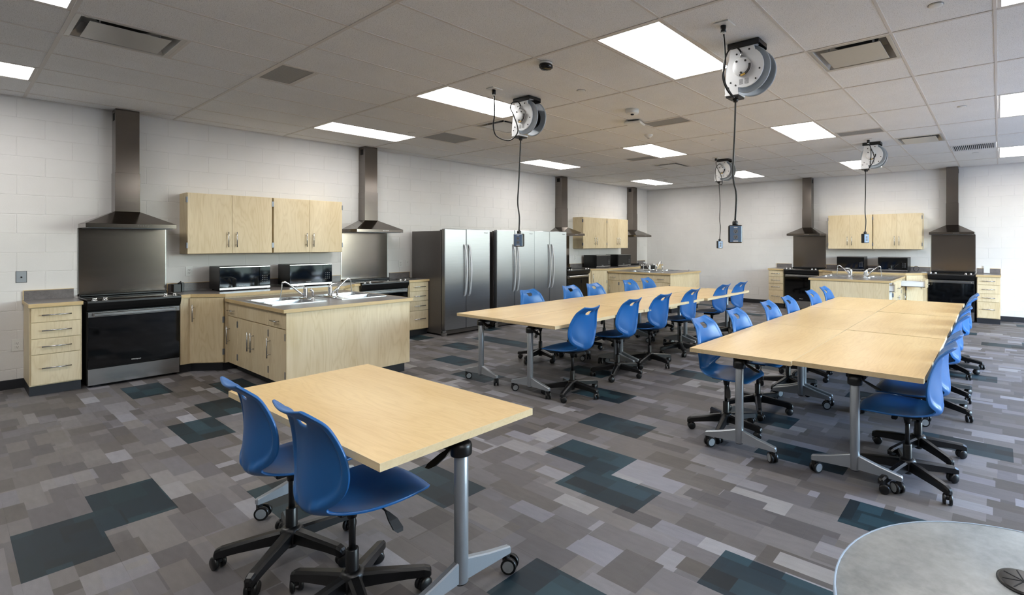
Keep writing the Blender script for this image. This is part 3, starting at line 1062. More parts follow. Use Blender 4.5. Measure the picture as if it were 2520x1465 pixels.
def faucet(label):
    c = thing('faucet', label, 'faucet', group='running chrome taps')
    MB().box(-.027, .027, -.125, .125, .8705, .879, .004).build('deck_plate', 'chrome', c)
    MB().lathe([(.026, .878), (.025, .90), (.0235, .985), (.021, .998), (.012, 1.006), (0.0, 1.007)]).build('valve_body', 'chrome', c)
    MB().tube([(0, 0, 1.0), (.03, .012, 1.018), (.09, .03, 1.026), (.13, .04, 1.024)], [.011, .009, .0065, .006], 10).build('lever', 'chrome', c)
    MB().tube([(.012, 0, .90), (.06, 0, .945), (.12, 0, 1.0), (.185, 0, 1.06), (.215, 0, 1.076), (.235, 0, 1.076), (.246, 0, 1.062)], [.011, .011, .0105, .010, .0105, .011, .011], 12).build('spout', 'chrome', c)
    MB().cyl((0.023, 0, .925), (.0245, 0, .925), .008, n=10).build('decal', 'decal_blue', c)
    return c
def sprayer(label):
    c = thing('side_sprayer', label, 'sprayer', group='chrome side sprayers')
    MB().lathe([(.022, .8705), (.020, .882), (.012, .89), (.012, .905)]).build('base', 'chrome', c)
    MB().tube([(0, 0, .90), (0, 0, .95), (.006, 0, .975), (.03, 0, .99)], [.010, .013, .015, .013], 12).build('head', 'chrome', c)
    return c
SKIN = {-1: 'left', 1: 'right'}
FULL = {-1: 'range side', 1: 'far side'}
protos = {}
def put(key, maker, label, loc, rz):
    if key in protos:
        return dup(protos[key], label, loc, rz)
    o = maker(label); o.location = loc; o.rotation_euler = (0, 0, rz)
    protos[key] = o
    return o
for n, (S, nm) in enumerate(STN):
    short = ['near', 'far left', 'back wall'][n]
    put('pt', pen_top, 'lower grey laminate worktop with two sinks, %s peninsula' % short, S.at(0), S.rz)
    put('ep', end_panel, 'broad plain wooden end panel of the %s sink peninsula' % short, S.at(0), S.rz)
    for sd in (-1, 1):
        rz = S.rz + (-PI / 2 if sd < 0 else PI / 2)
        for kind, d0, d1, hs in (('inner', .885, 1.20, -sd * -1), ('sink', 1.20, 2.12, 1), ('outer', 2.12, 2.56, sd)):
            pos = S.at(0, (d0 + d1) / 2)
            kk = 'sink' if kind == 'sink' else 'drawer'
            lab = {'inner': 'narrow drawer-and-door cabinet next to the wall', 'sink': 'two-door cabinet under the sink', 'outer': 'drawer-and-door cabinet at the end'}[kind] + ', %s side of %s peninsula' % (SIDE[sd], short)
            wd = d1 - d0
            if n == 2 and kind == 'outer':
                if sd > 0:
                    o = pen_unit(kk, wd, 'end cabinet of the back wall peninsula with open drawer and door, right side', .10, -1.75, -1)
                else:
                    o = pen_unit(kk, wd, 'end cabinet of the back wall peninsula with one open door, left side', 0, 1.6, 1)
                o.location = pos; o.rotation_euler = (0, 0, rz)
            elif n == 2 and kind == 'inner' and sd > 0:
                o = pen_unit(kk, wd, 'narrow inner cabinet of the back wall peninsula with its drawer pulled far out', .42, 0, 1)
                o.location = pos; o.rotation_euler = (0, 0, rz)
            else:
                hsx = -1 if (kind == 'outer') == (sd < 0) else 1
                hsx = -1 if sd < 0 else 1
                put(('pu', kind, sd), lambda lb, kk=kk, wd=wd, hsx=hsx: pen_unit(kk, wd, lb, 0, 0, hsx), lab, pos, rz)
        spos = S.at(sd * (SX0 + SX1) / 2, (SD0 + SD1) / 2)
        # sink deck towards the centre of the peninsula
        put(('sk', sd), sink, '%s double bowl stainless sink in the %s peninsula' % (SKIN[sd], short), spos, S.rz + (0 if sd < 0 else PI))
        fpos = S.at(sd * .138, (SD0 + SD1) / 2 - .02)
        frz = S.rz + (PI if sd < 0 else 0)
        put('fa', faucet, 'chrome tap running over the %s sink of the %s peninsula' % (SKIN[sd], short), fpos, frz)
        put('sp', sprayer, 'chrome side sprayer by the %s sink of the %s peninsula' % (SKIN[sd], short), S.at(sd * .135, (SD0 + SD1) / 2 + .17), frz)
        def stream(lb):
            m = MB().tube([(0, 0, 1.064), (.004, 0, 1.0), (.012, 0, .93), (.022, 0, .86), (.034, 0, .78), (.044, 0, .705)], [.0075, .0065, .006, .006, .006, .008], 10)
            o = m.build('water_stream', 'water')
            tag(o, lb, 'water', 'water running from taps')
            return o
        put('ws', stream, 'thin stream of water falling into the %s sink, %s peninsula' % (SKIN[sd], short), fpos + Matrix.Rotation(frz, 3, 'Z') @ Vector((.246, 0, 0)), frz)

# microwaves
def microwave(label):
    c = thing('microwave', label, 'microwave', group='countertop microwaves')
    z0, z1 = .935, 1.225
    MB().box(-.275, .275, -.20, .19, z0, z1, .004).build('case', 'black', c)
    for sx in (-1, 1):
        for y in (-.17, .16):
            MB().cyl((sx * .24, y, .9205), (sx * .24, y, z0 + .002), .014, n=10).build('foot', 'black', c)
    MB().box(-.275, .150, -.215, -.2005, z0 + .03, z1 - .012, .002).build('door_glass', 'black_glass', c)
    MB().box(-.275, .275, -.216, -.2005, z1 - .012, z1, .001).box(-.275, .275, -.216, -.2005, z0, z0 + .028, .001).build('trim_strip', 'steel', c)
    cp = MB().box(.152, .275, -.2145, -.2005, z0 + .03, z1 - .012, .002).build('control_panel', 'black_glass', c)
    for r in range(4):
        for q in range(3):
            MB().box(.185 + q * .024, .195 + q * .024, -.2152, -.2145, z0 + .08 + r * .026, z0 + .088 + r * .026).build('key', 'print_grey', cp)
    t = link('lettering', RT2W, c, (-.04, -.2158, z0 + .045)); t.rotation_euler = (PI / 2, 0, 0)
    return c
RT2W = text_mesh('Whirlpool', 0.016); RT2W.materials.append(M['print_white'])
MWN = ['near station', 'far left corner station', 'back wall station']
for n, ((S, nm), spots) in enumerate(zip(STN, (((-.365, .285, 0), (.42, .285, 0)), ((-.345, .285, .0), (.53, .285, .0)), ((-.42, .285, .03), (.41, .285, -.02))))):
    for k, (s, d, r) in enumerate(spots):
        put('mw', microwave, '%s black countertop microwave %s' % (('left', 'right')[k], nm), S.at(s, d), S.rz + r)

# refrigerators
def fridge(label):
    c = thing('refrigerator', label, 'refrigerator', group='stainless side-by-side refrigerators')
    hw = .46
    MB().box(-hw, hw, -.945, -.10, .03, 1.725, .004).build('body', 'fridge_side', c)
    MB().box(-hw + .01, hw - .01, -.95, -.90, 1.725, 1.742, .003).build('hinge_cover', 'black', c)
    MB().box(-hw + .01, hw - .01, -.985, -.945, .02, .082, .003).build('base_grille', 'fridge_side', c)
    for sx in (-1, 1):
        MB().box(sx * hw, sx * (hw - .075), -1.0, -.945, .0, .055, .003).build('foot', 'steel', c)
        MB().box(sx * hw, sx * (hw - .065), -1.0, -.955, .058, .088, .003).build('lower_hinge', 'steel', c)
    for x0, x1, sx, hx in ((-hw, -.045, -1, -.085), (-.037, hw, 1, .003)):
        d = MB().box(x0, x1, -1.05, -.963, .092, 1.757, .008).build('door', 'fridge_steel', c)
        MB().box(x0 + .012, x1 - .012, -.963, -.946, .10, 1.745).build('gasket', 'dark_void', d)
        zs = [.63, .66, .75, .90, 1.06, 1.22, 1.38, 1.47, 1.50]
        secs = []
        for i, z in enumerate(zs):
            t = (z - .63) / .87
            y = -1.06 - .050 * math.sin(PI * t) ** .6 if 0 < t < 1 else -1.052
            x = hx + .012 * math.sin(PI * t) 
            secs.append([(x - .014, y, z), (x + .014, y, z), (x + .014, y - .016, z), (x - .014, y - .016, z)])
        MB().loft(secs, 0, False).build('handle', 'handle_silver', d)
    b = link('lettering', RT2, c, (.37, -1.0508, 1.70)); b.rotation_euler = (PI / 2, 0, 0)
    return c
FP = [(5.386, 'first stainless side-by-side refrigerator, nearest the camera'), (6.463, 'middle stainless side-by-side refrigerator behind the hanging power box'), (7.383, 'last stainless side-by-side refrigerator beside the far station')]
for y, lb in FP:
    put('fr', fridge, lb, (0, y, 0), PI / 2)

# wall plates
def plate(name, label, loc, rz, hw, hh, mat, holes=0, cat='wall plate'):
    c = thing(name, label, cat, loc, rz, 'wall plates')
    MB().box(-hw, hw, -.006, -.0005, -hh, hh, .0015).build('cover', mat, c)
    for q in range(holes):
        z = (.02 if q == 0 else -.02)
        f = MB().box(-.017, .017, -.008, -.006, z - .014, z + .014, .002).build('socket', mat, c)
        MB().box(-.008, -.0055, -.0085, -.008, z - .003, z + .008).box(.0055, .008, -.0085, -.008, z - .003, z + .008).cyl((0, -.0085, z - .008), (0, -.008, z - .008), .003, n=8).build('slot', 'dark_void', f)
    return c
LW = PI / 2
plate('wall_outlet', 'white duplex outlet low on the wall at the left frame edge', (0, .484, .453), LW, .04, .062, 'white_plastic', 2)
p = plate('wall_switch', 'brushed steel switch plate high above the left drawer cabinet', (0, .512, 1.167), LW, .036, .058, 'silver', 0)
MB().cyl((0, -.006, 0), (0, -.02, -.004), .007, n=10).build('toggle', 'black', p)
MB().box(-.039, .039, -.003, -.0004, -.061, .061).build('backing_box', 'black_matt', p)
plate('wall_outlet', 'white outlet plate under the near wall cabinets', (0, 1.905, 1.165), LW, .036, .06, 'white_plastic', 2)
plate('wall_outlet', 'white outlet plate right of the second hood panel', (0, 4.77, 1.165), LW, .036, .06, 'white_plastic', 2)
plate('wall_outlet', 'white switch plate next to the first refrigerator side', (0, 4.90, 1.172), LW, .036, .06, 'white_plastic', 1)
plate('wall_outlet', 'white outlet plate under the far left wall cabinets', (0, 9.30, 1.165), LW, .036, .06, 'white_plastic', 2)
plate('wall_outlet', 'white low outlet on the bare back wall by the middle tables', (3.14, L, .43), 0, .036, .058, 'white_plastic', 2)
plate('wall_outlet', 'white outlet plate left of the back wall microwave', (5.28, L, 1.14), 0, .036, .058, 'white_plastic', 2)
p = plate('wall_outlet', 'white outlet cover standing at the right back wall worktop', (8.03, L - .03, 1.0), 0, .05, .07, 'white_plastic', 0)

# small things on worktops
u = thing('utensil_caddy', 'small black caddy box with lid beside the nearest range', 'caddy', S1.at(-.965, .13, .9205), S1.rz)
m = MB().box(-.05, .025, -.05, .05, 0, .10, .004).build('box', 'black', u)
MB().box(.03, .055, -.045, .045, .004, .115, .003).build('flap', 'black', u, None)
MB().cyl((.0, -.02, .10), (.03, -.02, .128), .008, n=8).build('clip', 'black_matt', u)
cpts = []
for q in range(90):
    t = q / 89 * 2 * PI * 3
    cpts.append((.05 * math.cos(t) + .004 * math.sin(3 * t), .02 * math.sin(t * .5) * .5, .06 + .052 * math.sin(t)))
cd_ = MB().tube(cpts, .0045, 6).build('coiled_lead', 'black', None, S3.at(.80, .20, .925), 0)
tag(cd_, 'coiled black power cord beside the right back wall microwave', 'cord')
pd = MB().box(-.045, .045, -.02, .02, 0, .008, .002).build('paper_slip', 'white_plastic', None, S3.at(.955, .34, .9205))
tag(pd, 'small white slip lying on the back wall worktop', 'paper')
pc = MB().tube([(-.16, 0, .006), (-.08, .015, .007), (0, .0, .02), (.05, -.01, .03), (.09, 0, .012), (.16, .01, .006), (.2, 0, .006)], .005, 6).build('plug_lead', 'black', None, S1.at(1.95, .30, .9205), S1.rz)
tag(pc, 'short black plug cord on the worktop by the first refrigerator', 'cord')
for k, (dx, dd) in enumerate(((-.53, 2.3), (.45, 2.42))):
    b = thing('sink_stopper', ['chrome strainer resting at the left of the far left peninsula', 'chrome strainer resting at the right of the far left peninsula'][k], 'strainer', S2.at(dx, dd, .866))
    MB().lathe([(.03, 0), (.034, .004), (.03, .008), (.012, .010)]).build('cup', 'chrome', b)
    MB().cyl((0, 0, .009), (0, 0, .028), .006, n=10).build('knob', 'black', b)

# ------------------------------------------------------------------ flip-top tables
TL, TWD, TZ = 1.524, .762, .730
def caster(parent, x, y, ang, r=.036, grey=True):
    m = MB()
    d = Vector((math.cos(ang), math.sin(ang), 0)); a = Vector((-d.y, d.x, 0))
    c = Vector((x, y, r)) + d * .018
    for s in (-1, 1):
        m.cyl(c + a * s * .008, c + a * s * .026, r, n=20, mi=0)
        if grey:
            m.cyl(c + a * s * .026, c + a * s * .0272, r * .74, n=20, mi=1)
    m.box(x - .014, x + .014, y - .014, y + .014, r * .9, r * 2 + .012, .004, 0)
    m.cyl((x, y, r * 1.9), (x, y, r * 2 + .028), .008, n=10)
    return m.build('caster', ['black', 'wheel_grey'], parent)
def table(label):
    c = thing('flip_top_table', label, 'table', group='maple flip-top tables')
    tp = MB().box(-TL / 2 + .003, TL / 2 - .003, -TWD / 2 + .003, TWD / 2 - .003, TZ - .030, TZ, .001).build('table_top', 'table_maple', c)
    e = MB()
    for sy in (-1, 1):
        e.box(-TL / 2, TL / 2, sy * TWD / 2, sy * (TWD / 2 - .003), TZ - .0305, TZ + .0003)
    for sx in (-1, 1):
        e.box(sx * TL / 2, sx * (TL / 2 - .003), -TWD / 2 + .003, TWD / 2 - .003, TZ - .0305, TZ + .0003)
    e.build('edge_band', 'edge_maple', tp)
    MB().box(-TL / 2 + .08, TL / 2 - .08, -.025, .025, TZ - .075, TZ - .031, .006).build('flip_beam', 'black', c)
    for sx in (-1, 1):
        x = sx * (TL / 2 - .040)
        lg = MB().lathe([(.028, .088), (.0295, .09), (.0295, .64), (.028, .642)], (x, 0, 0)).build('leg', 'silver', c)
        MB().lathe([(.025, .082), (.028, .0885)], (x, 0, 0), n=20).build('end_plug', 'black', lg)
        MB().lathe([(.043, .628), (.0445, .632), (.0445, .664), (.041, .676), (.030, .684), (.0, .686)], (x, 0, 0), n=28).build('cap', 'black', lg)
        MB().box(x - sx * .17, x - sx * .02, -.06, .06, .655, .699, .01).build('bracket', 'black', lg)
        MB().loft([[(x - .012 + q[0], -.045 + q[1], .668) for q in ((-.006, 0), (.006, 0), (.006, .01), (-.006, .01))], [(x - .012 + q[0], -.085 + q[1], .648) for q in ((-.022, 0), (.022, 0), (.022, .01), (-.022, .01))], [(x - .016 + q[0], -.135 + q[1], .625) for q in ((-.024, 0), (.024, 0), (.024, .01), (-.024, .01))], [(x - .016 + q[0], -.155 + q[1], .618) for q in ((-.012, 0), (.012, 0), (.012, .008), (-.012, .008))]]).build('flip_lever', 'black', lg)
        for sy in (-1, 1):
            secs = []
            for y, zt, zb, hw_ in ((.024, .182, .094, .017), (.14, .146, .090, .018), (.262, .116, .084, .016), (.268, .110, .086, .012)):
                secs.append([(x - hw_, sy * y, zb), (x + hw_, sy * y, zb), (x + hw_, sy * y, zt - .005), (x + hw_ - .006, sy * y, zt), (x - hw_ + .006, sy * y, zt), (x - hw_, sy * y, zt - .005)])
            MB().loft(secs).build('foot_arm', 'silver', lg)
            caster(lg, x, sy * .25, (sx * .5 if sy > 0 else 1.4 + sx * .6), .036)
    return c
TABS = [((5.678, 1.323), math.radians(.8), 'single maple table standing alone in front with two chairs'),
        ((3.697, 4.29), PI / 2, 'front table of the middle row, refrigerator side'),
        ((4.468, 4.285), PI / 2 + .004, 'front table of the middle row, aisle side'),
        ((3.70, 5.82), PI / 2, 'middle table of the middle row, refrigerator side'),
        ((4.475, 5.818), PI / 2 - .003, 'middle table of the middle row, aisle side'),
        ((3.71, 7.35), PI / 2, 'rear table of the middle row, refrigerator side'),
        ((4.520, 7.36), PI / 2 + .004, 'rear table of the middle row, aisle side'),
        ((6.728, 4.19), PI / 2 + .004, 'front table of the right row, aisle side'),
        ((7.492, 4.225), PI / 2, 'front table of the right row, window side'),
        ((6.722, 5.72), PI / 2, 'middle table of the right row, aisle side'),
        ((7.488, 5.77), PI / 2, 'middle table of the right row, window side'),
        ((6.712, 7.25), PI / 2, 'rear table of the right row, aisle side'),
        ((7.482, 7.32), PI / 2, 'rear table of the right row, window side')]
for (x, y), r, lb in TABS:
    put('tb', table, lb, (x, y, 0), r)

# round table
rt = thing('round_table', 'round grey laminate table at the bottom right corner', 'table', (8.335, 1.345, 0))
MB().lathe([(0, .715), (.424, .715), (.424, .742), (0, .742)], n=72).build('table_top', 'round_top', rt)
MB().lathe([(.425, .712), (.429, .715), (.430, .728), (.4285, .7425), (.424, .7428), (.424, .712)], n=72).build('edge_band', 'edge_blue', rt)
MB().lathe([(.04, .03), (.04, .70), (.14, .705), (.14, .714)], n=24).build('pedestal', 'silver', rt)
MB().lathe([(.30, 0), (.30, .012), (.06, .03), (.04, .05)], n=40).build('base', 'black', rt)
g = MB().lathe([(.052, .742), (.052, .746), (.046, .748), (0, .7478)], (-.065, .155, 0), n=32).build('grommet', 'black', rt)
for q in range(4):
    t = q * PI / 4 + .3
    MB().box(-.042, .042, -.0012, .0012, .7478, .7486).build('grommet_slit', 'dark_void', g)
    o = bpy.data.objects[-1] if False else g.children[-1]
    o.location = (-.065, .155, 0); o.rotation_euler = (0, 0, t)

# ------------------------------------------------------------------ chairs
def chair_shell():
    P = [(-.270, .892, .120, .022), (-.252, .872, .142, .026), (-.233, .850, .160, .030), (-.222, .8355, .171, .034), (-.214, .823, .179, .037), (-.209, .810, .187, .040), (-.203, .785, .199, .046), (-.198, .745, .216, .056), (-.196, .70, .229, .066), (-.198, .65, .233, .074), (-.204, .60, .220, .080), (-.209, .56, .190, .076), (-.211, .53, .166, .066), (-.207, .502, .143, .052), (-.192, .478, .128, .040), (-.165, .462, .132, .032), (-.120, .453, .165, .028), (-.06, .450, .200, .026), (0.0, .453, .219, .022), (.06, .460, .229, .014), (.12, .470, .231, .004), (.17, .477, .227, -.003), (.21, .479, .217, -.008), (.24, .475, .201, -.012), (.257, .466, .178, -.014), (.262, .457, .152, -.014)]
    us = [0, .08, .16, .235, .34, .46, .58, .70, .78, .84, .89, .93, .97, 1.0]
    us = [-a for a in us[:0:-1]] + us
    nb = 16     # rows belonging to the back
    V, F = [], []
    n = len(us)
    for r, (y, z, w_, k) in enumerate(P):
        y0, z0 = P[max(r - 1, 0)][:2]; y1, z1 = P[min(r + 1, len(P) - 1)][:2]
        t = Vector((y1 - y0, z1 - z0)).normalized()
        nr = Vector((-t.y, t.x))          # towards the sitter
        if nr.x < 0 and r < nb: nr = -nr
        if r >= nb and nr.y < 0: nr = -nr
        for uu in us:
            off = k * uu * uu
            # raised rear rim around the back, recessed centre
            e = (1 - abs(uu)) * w_
            if r < nb + 1:
                dep = .020 if 4 <= r else .020 * r / 4
                lim = {10: .028, 11: .036, 12: .052, 13: .080}.get(r, .024 if r < 10 else 1.0)
                s = min(1, max(0, (e - lim) / .014))
                off += dep * s * s * (3 - 2 * s)
            x = w_ * uu
            V.append((x, y + nr.x * off, z + nr.y * off))
    ui = {round(a, 3): i for i, a in enumerate(us)}
    c0, c1 = ui[-.235], ui[.235]
    hole_rows = (2, 5)
    for r in range(len(P) - 1):
        for i in range(n - 1):
            if hole_rows[0] <= r < hole_rows[1] and c0 <= i < c1:
                continue
            F.append((r * n + i, r * n + i + 1, (r + 1) * n + i + 1, (r + 1) * n + i))
    # half-moon: pull the lower hole corners inwards/up
    def mv(r, i, dx, dr):
        a = Vector(V[r * n + i]); b = Vector(V[(r - 1) * n + i])
        a = a + (b - a) * dr
        V[r * n + i] = (a.x + dx, a.y, a.z)
    for sgn, c in ((1, c0), (-1, c1)):
        mv(5, c, sgn * .012, .5)
        mv(5, c + sgn, sgn * .002, .06)
    me = bpy.data.meshes.new('shell')
    me.from_pydata(V, [], F)
    me.materials.append(M['chair_blue'])
    me.polygons.foreach_set('use_smooth', [True] * len(F))
    o = bpy.data.objects.new('shell', me)
    COL.objects.link(o)
    sd = o.modifiers.new('sub', 'SUBSURF'); sd.levels = 1; sd.render_levels = 1
    so = o.modifiers.new('sol', 'SOLIDIFY'); so.thickness = .011; so.offset = 0
    s2 = o.modifiers.new('sub2', 'SUBSURF'); s2.levels = 1; s2.render_levels = 1
    dg = bpy.context.evaluated_depsgraph_get()
    out = bpy.data.meshes.new_from_object(o.evaluated_get(dg))
    bpy.data.objects.remove(o)
    out.name = 'shell'
    return out
SHELL = chair_shell()
def chair_leg():
    secs = []
    for x, zt, zb, hw_ in ((.02, .140, .078, .026), (.10, .130, .076, .025), (.22, .112, .068, .022), (.285, .102, .060, .021), (.308, .092, .056, .018), (.314, .080, .060, .011)):
        secs.append([(x, -hw_, zb), (x, hw_, zb), (x, hw_, zt - .010), (x, hw_ * .55, zt), (x, -hw_ * .55, zt), (x, -hw_, zt - .010)])
    return MB().loft(secs).mesh('leg', 'black')
LEG = chair_leg()
def chair_caster():
    m = MB()
    for s in (-1, 1):
        m.lathe([(.010, s * .007), (.0295, s * .008), (.030, s * .021), (.024, s * .026), (0, s * .0265)], (-.014, 0, .030), 'y', 20)
    m.box(-.034, .012, -.012, .012, .030, .056, .006)
    m.cyl((.0, 0, .045), (.0, 0, .066), .008, n=10)
    return m.mesh('caster', 'black')
CAST = chair_caster()
def chair(label):
    c = thing('task_chair', label, 'chair', group='blue rolling task chairs')
    link('shell', SHELL, c)
    MB().box(-.085, .085, -.09, .10, .425, .446, .006).cyl((0, 0, .37), (0, 0, .43), .018, .03, n=16).build('seat_mechanism', 'black', c)
    MB().cyl((0, 0, .20), (0, 0, .43), .0135, n=16).build('gas_column', 'black', c)
    MB().lathe([(.025, .05), (.026, .055), (.0255, .235), (.022, .24)], n=20).build('column_sleeve', 'black', c)
    MB().lathe([(.03, .070), (.048, .074), (.050, .130), (.042, .146), (.028, .150)], n=20).build('hub', 'black', c)
    MB().tube([(.07, .06, .43), (.115, .075, .405), (.135, .08, .395)], .004, 8).build('lever_rod', 'black', c)
    MB().loft([[(.13 + a, .078 + b, .40) for a, b in ((-.005, -.006), (.005, -.006), (.005, .006), (-.005, .006))], [(.155 + a, .09 + b, .37) for a, b in ((-.006, -.018), (.006, -.018), (.006, .018), (-.006, .018))], [(.178 + a, .10 + b, .335) for a, b in ((-.006, -.020), (.006, -.020), (.006, .020), (-.006, .020))], [(.186 + a, .104 + b, .322) for a, b in ((-.004, -.012), (.004, -.012), (.004, .012), (-.004, .012))]]).build('lever_paddle', 'black_matt', c)
    for q in range(5):
        a = q * 2 * PI / 5
        lg = link('leg', LEG, c, (0, 0, 0), a)
        cs = link('caster', CAST, lg, (.292, 0, 0), [.6, -1.1, 2.3, .2, -2.0][q])
    return c
PX_, MX_ = -PI / 2, PI / 2
CH = [((6.047, 1.046), .02, 'nearest blue chair, at the corner of the single front table'),
      ((5.472, 1.031), -.04, 'blue chair beside the nearest one at the single front table')]
ORD = ['first', 'second', 'third', 'fourth', 'fifth', 'sixth']
for k, (x, y, r) in enumerate([(4.79, 3.84, .05), (4.715, 4.703, .03), (4.715, 5.376, -.03), (4.68, 6.203, 0), (4.69, 7.17, -.05), (4.70, 7.80, -.04)]):
    CH.append(((x, y), MX_ + r, '%s blue chair from the front on the aisle side of the middle tables' % ORD[k]))
for k, (x, y, r) in enumerate([(3.43, 4.734, 0), (3.42, 5.56, .02), (3.44, 6.07, -.02), (3.43, 7.03, 0), (3.41, 7.60, .02)]):
    CH.append(((x, y), PX_ + r, '%s blue chair from the front on the refrigerator side of the middle tables' % ORD[k]))
for k, (x, y, r) in enumerate([(6.45, 3.854, .0), (6.46, 4.509, .0), (6.47, 5.321, 0), (6.47, 5.96, .02), (6.47, 6.88, -.02), (6.46, 7.58, 0)]):
    CH.append(((x, y), PX_ + r, '%s blue chair from the front on the left of the right-hand tables' % ORD[k]))
for k, (x, y, r) in enumerate([(7.755, 3.736, .0), (7.760, 4.24, .02), (7.76, 5.42, -.02), (7.75, 6.05, .02), (7.76, 7.12, .0), (7.765, 7.62, .02)]):
    CH.append(((x, y), MX_ + r, '%s blue chair from the front on the window side of the right-hand tables' % ORD[k]))
SPIN = [1.02, -.35]
for k, ((x, y), r, lb) in enumerate(CH):
    o = put('ch', chair, lb, (x, y, 0), r)
    a = random.random() * 2 * PI / 5
    if k == 0: a = math.radians(58) - r
    if k == 1: a = math.radians(36) - r
    for ch in o.children:
        if ch.name.startswith('leg'):
            ch.rotation_euler[2] += a

# ------------------------------------------------------------------ power cord reels on the ceiling
def reel_meshes():
    d = {}
    d['mount_plate'] = MB().box(-.125, .125, -.085, -.078, -.045, 0, .002).box(-.125, .125, .078, .085, -.045, 0, .002).box(-.125, .125, -.078, .078, -.006, 0).box(.118, .125, -.078, .078, -.03, 0, .001).mesh('mount_plate', 'black')
    pts = [(-.095, -.012), (.085, -.012), (.085, -.05), (.095, -.085)]
    for q in range(13):
        t = math.radians(52 - q * 13.5)
        pts.append((.01 + .150 * math.cos(t), -.20 + .150 * math.sin(t)))
    pts += [(-.04, -.385), (-.145, -.385), (-.150, -.345), (-.135, -.22), (-.11, -.10)]
    d['side_arm'] = MB().prism(pts, -.078, -.066, 'y').box(-.095, .085, -.078, .02, -.022, -.010, .002).box(-.15, -.035, -.078, .05, -.395, -.380, .002).mesh('side_arm', 'white_metal')
    d['hub_cover'] = MB().lathe([(.072, -.078), (.072, -.095), (.062, -.104), (.03, -.107), (0, -.107)], (-.005, 0, -.195), 'y', 32).mesh('hub_cover', 'white_metal')
    d['hub_band'] = MB().prism([(-.005 + .074 * math.cos(t), -.195 + .074 * math.sin(t)) for t in [math.radians(-100 + 12 * q) for q in range(10)]] + [(-.005 + .060 * math.cos(t), -.195 + .060 * math.sin(t)) for t in [math.radians(8 - 12 * q) for q in range(10)]], -.1075, -.096, 'y').mesh('hub_band', 'black_matt')
    d['warning_label'] = MB().prism([(-.005 + .0745 * math.cos(t), -.195 + .0745 * math.sin(t)) for t in [math.radians(-92 + 10 * q) for q in range(4)]] + [(-.005 + .062 * math.cos(t), -.195 + .062 * math.sin(t)) for t in [math.radians(-62 - 10 * q) for q in range(4)]], -.1082, -.097, 'y').mesh('warning_label', 'warn_yellow')
    d['drum'] = MB().lathe([(.10, -.02), (.10, .085)], (.02, 0, -.205), 'y', 32).mesh('drum', 'black')
    for nm, y in (('flange', -.035), ('flange_rear', .085)):
        d[nm] = MB().lathe([(.02, y), (.165, y), (.176, y - .006), (.180, y + .004), (.176, y + .010), (.165, y + .006), (.02, y + .006)], (.02, 0, -.205), 'y', 40).mesh('flange', 'reel_grey')
    d['cord_guide'] = MB().box(-.145, -.04, -.07, .045, -.408, -.395, .003).cyl((-.095, -.0, -.43), (-.095, 0, -.40), .016, .026, n=14).mesh('cord_guide', 'black')
    bl = MB()
    for x, z in ((-.05, -.09), (.05, -.07), (-.10, -.30), (-.12, -.335), (-.06, -.325), (.10, -.30), (.13, -.23)):
        bl.cyl((x, -.0785, z), (x, -.081, z), .007, n=10)
    for x, z in ((-.04, -.155), (.03, -.160), (-.005, -.245)):
        bl.cyl((x, -.104, z), (x, -.110, z), .008, n=10)
    d['bolts'] = bl.mesh('bolt_set', 'black_matt')
    tx = MB()
    for q in range(7):
        tx.box(-.03, .0, -.0790, -.0782, -.325 + q * .006, -.322 + q * .006).box(.012, .045, -.0790, -.0782, -.325 + q * .006, -.322 + q * .006)
    d['printed_notice'] = tx.mesh('printed_notice', 'print_grey')
    d['strain_relief'] = MB().cyl((-.005, -.092, -.125), (-.005, -.092, -.085), .012, .009, n=12).mesh('strain_relief', 'chrome')
    return d
RM = reel_meshes()
def smooth_path(pts, sub=6):
    P = [Vector(p) for p in pts]
    out = []
    for i in range(len(P) - 1):
        p0, p1, p2, p3 = P[max(i - 1, 0)], P[i], P[i + 1], P[min(i + 2, len(P) - 1)]
        for s in range(sub):
            t = s / sub
            out.append(0.5 * ((2 * p1) + (p2 - p0) * t + (2 * p0 - 5 * p1 + 4 * p2 - p3) * t * t + (3 * p1 - p0 - 3 * p2 + p3) * t ** 3))
    out.append(P[-1])
    return out
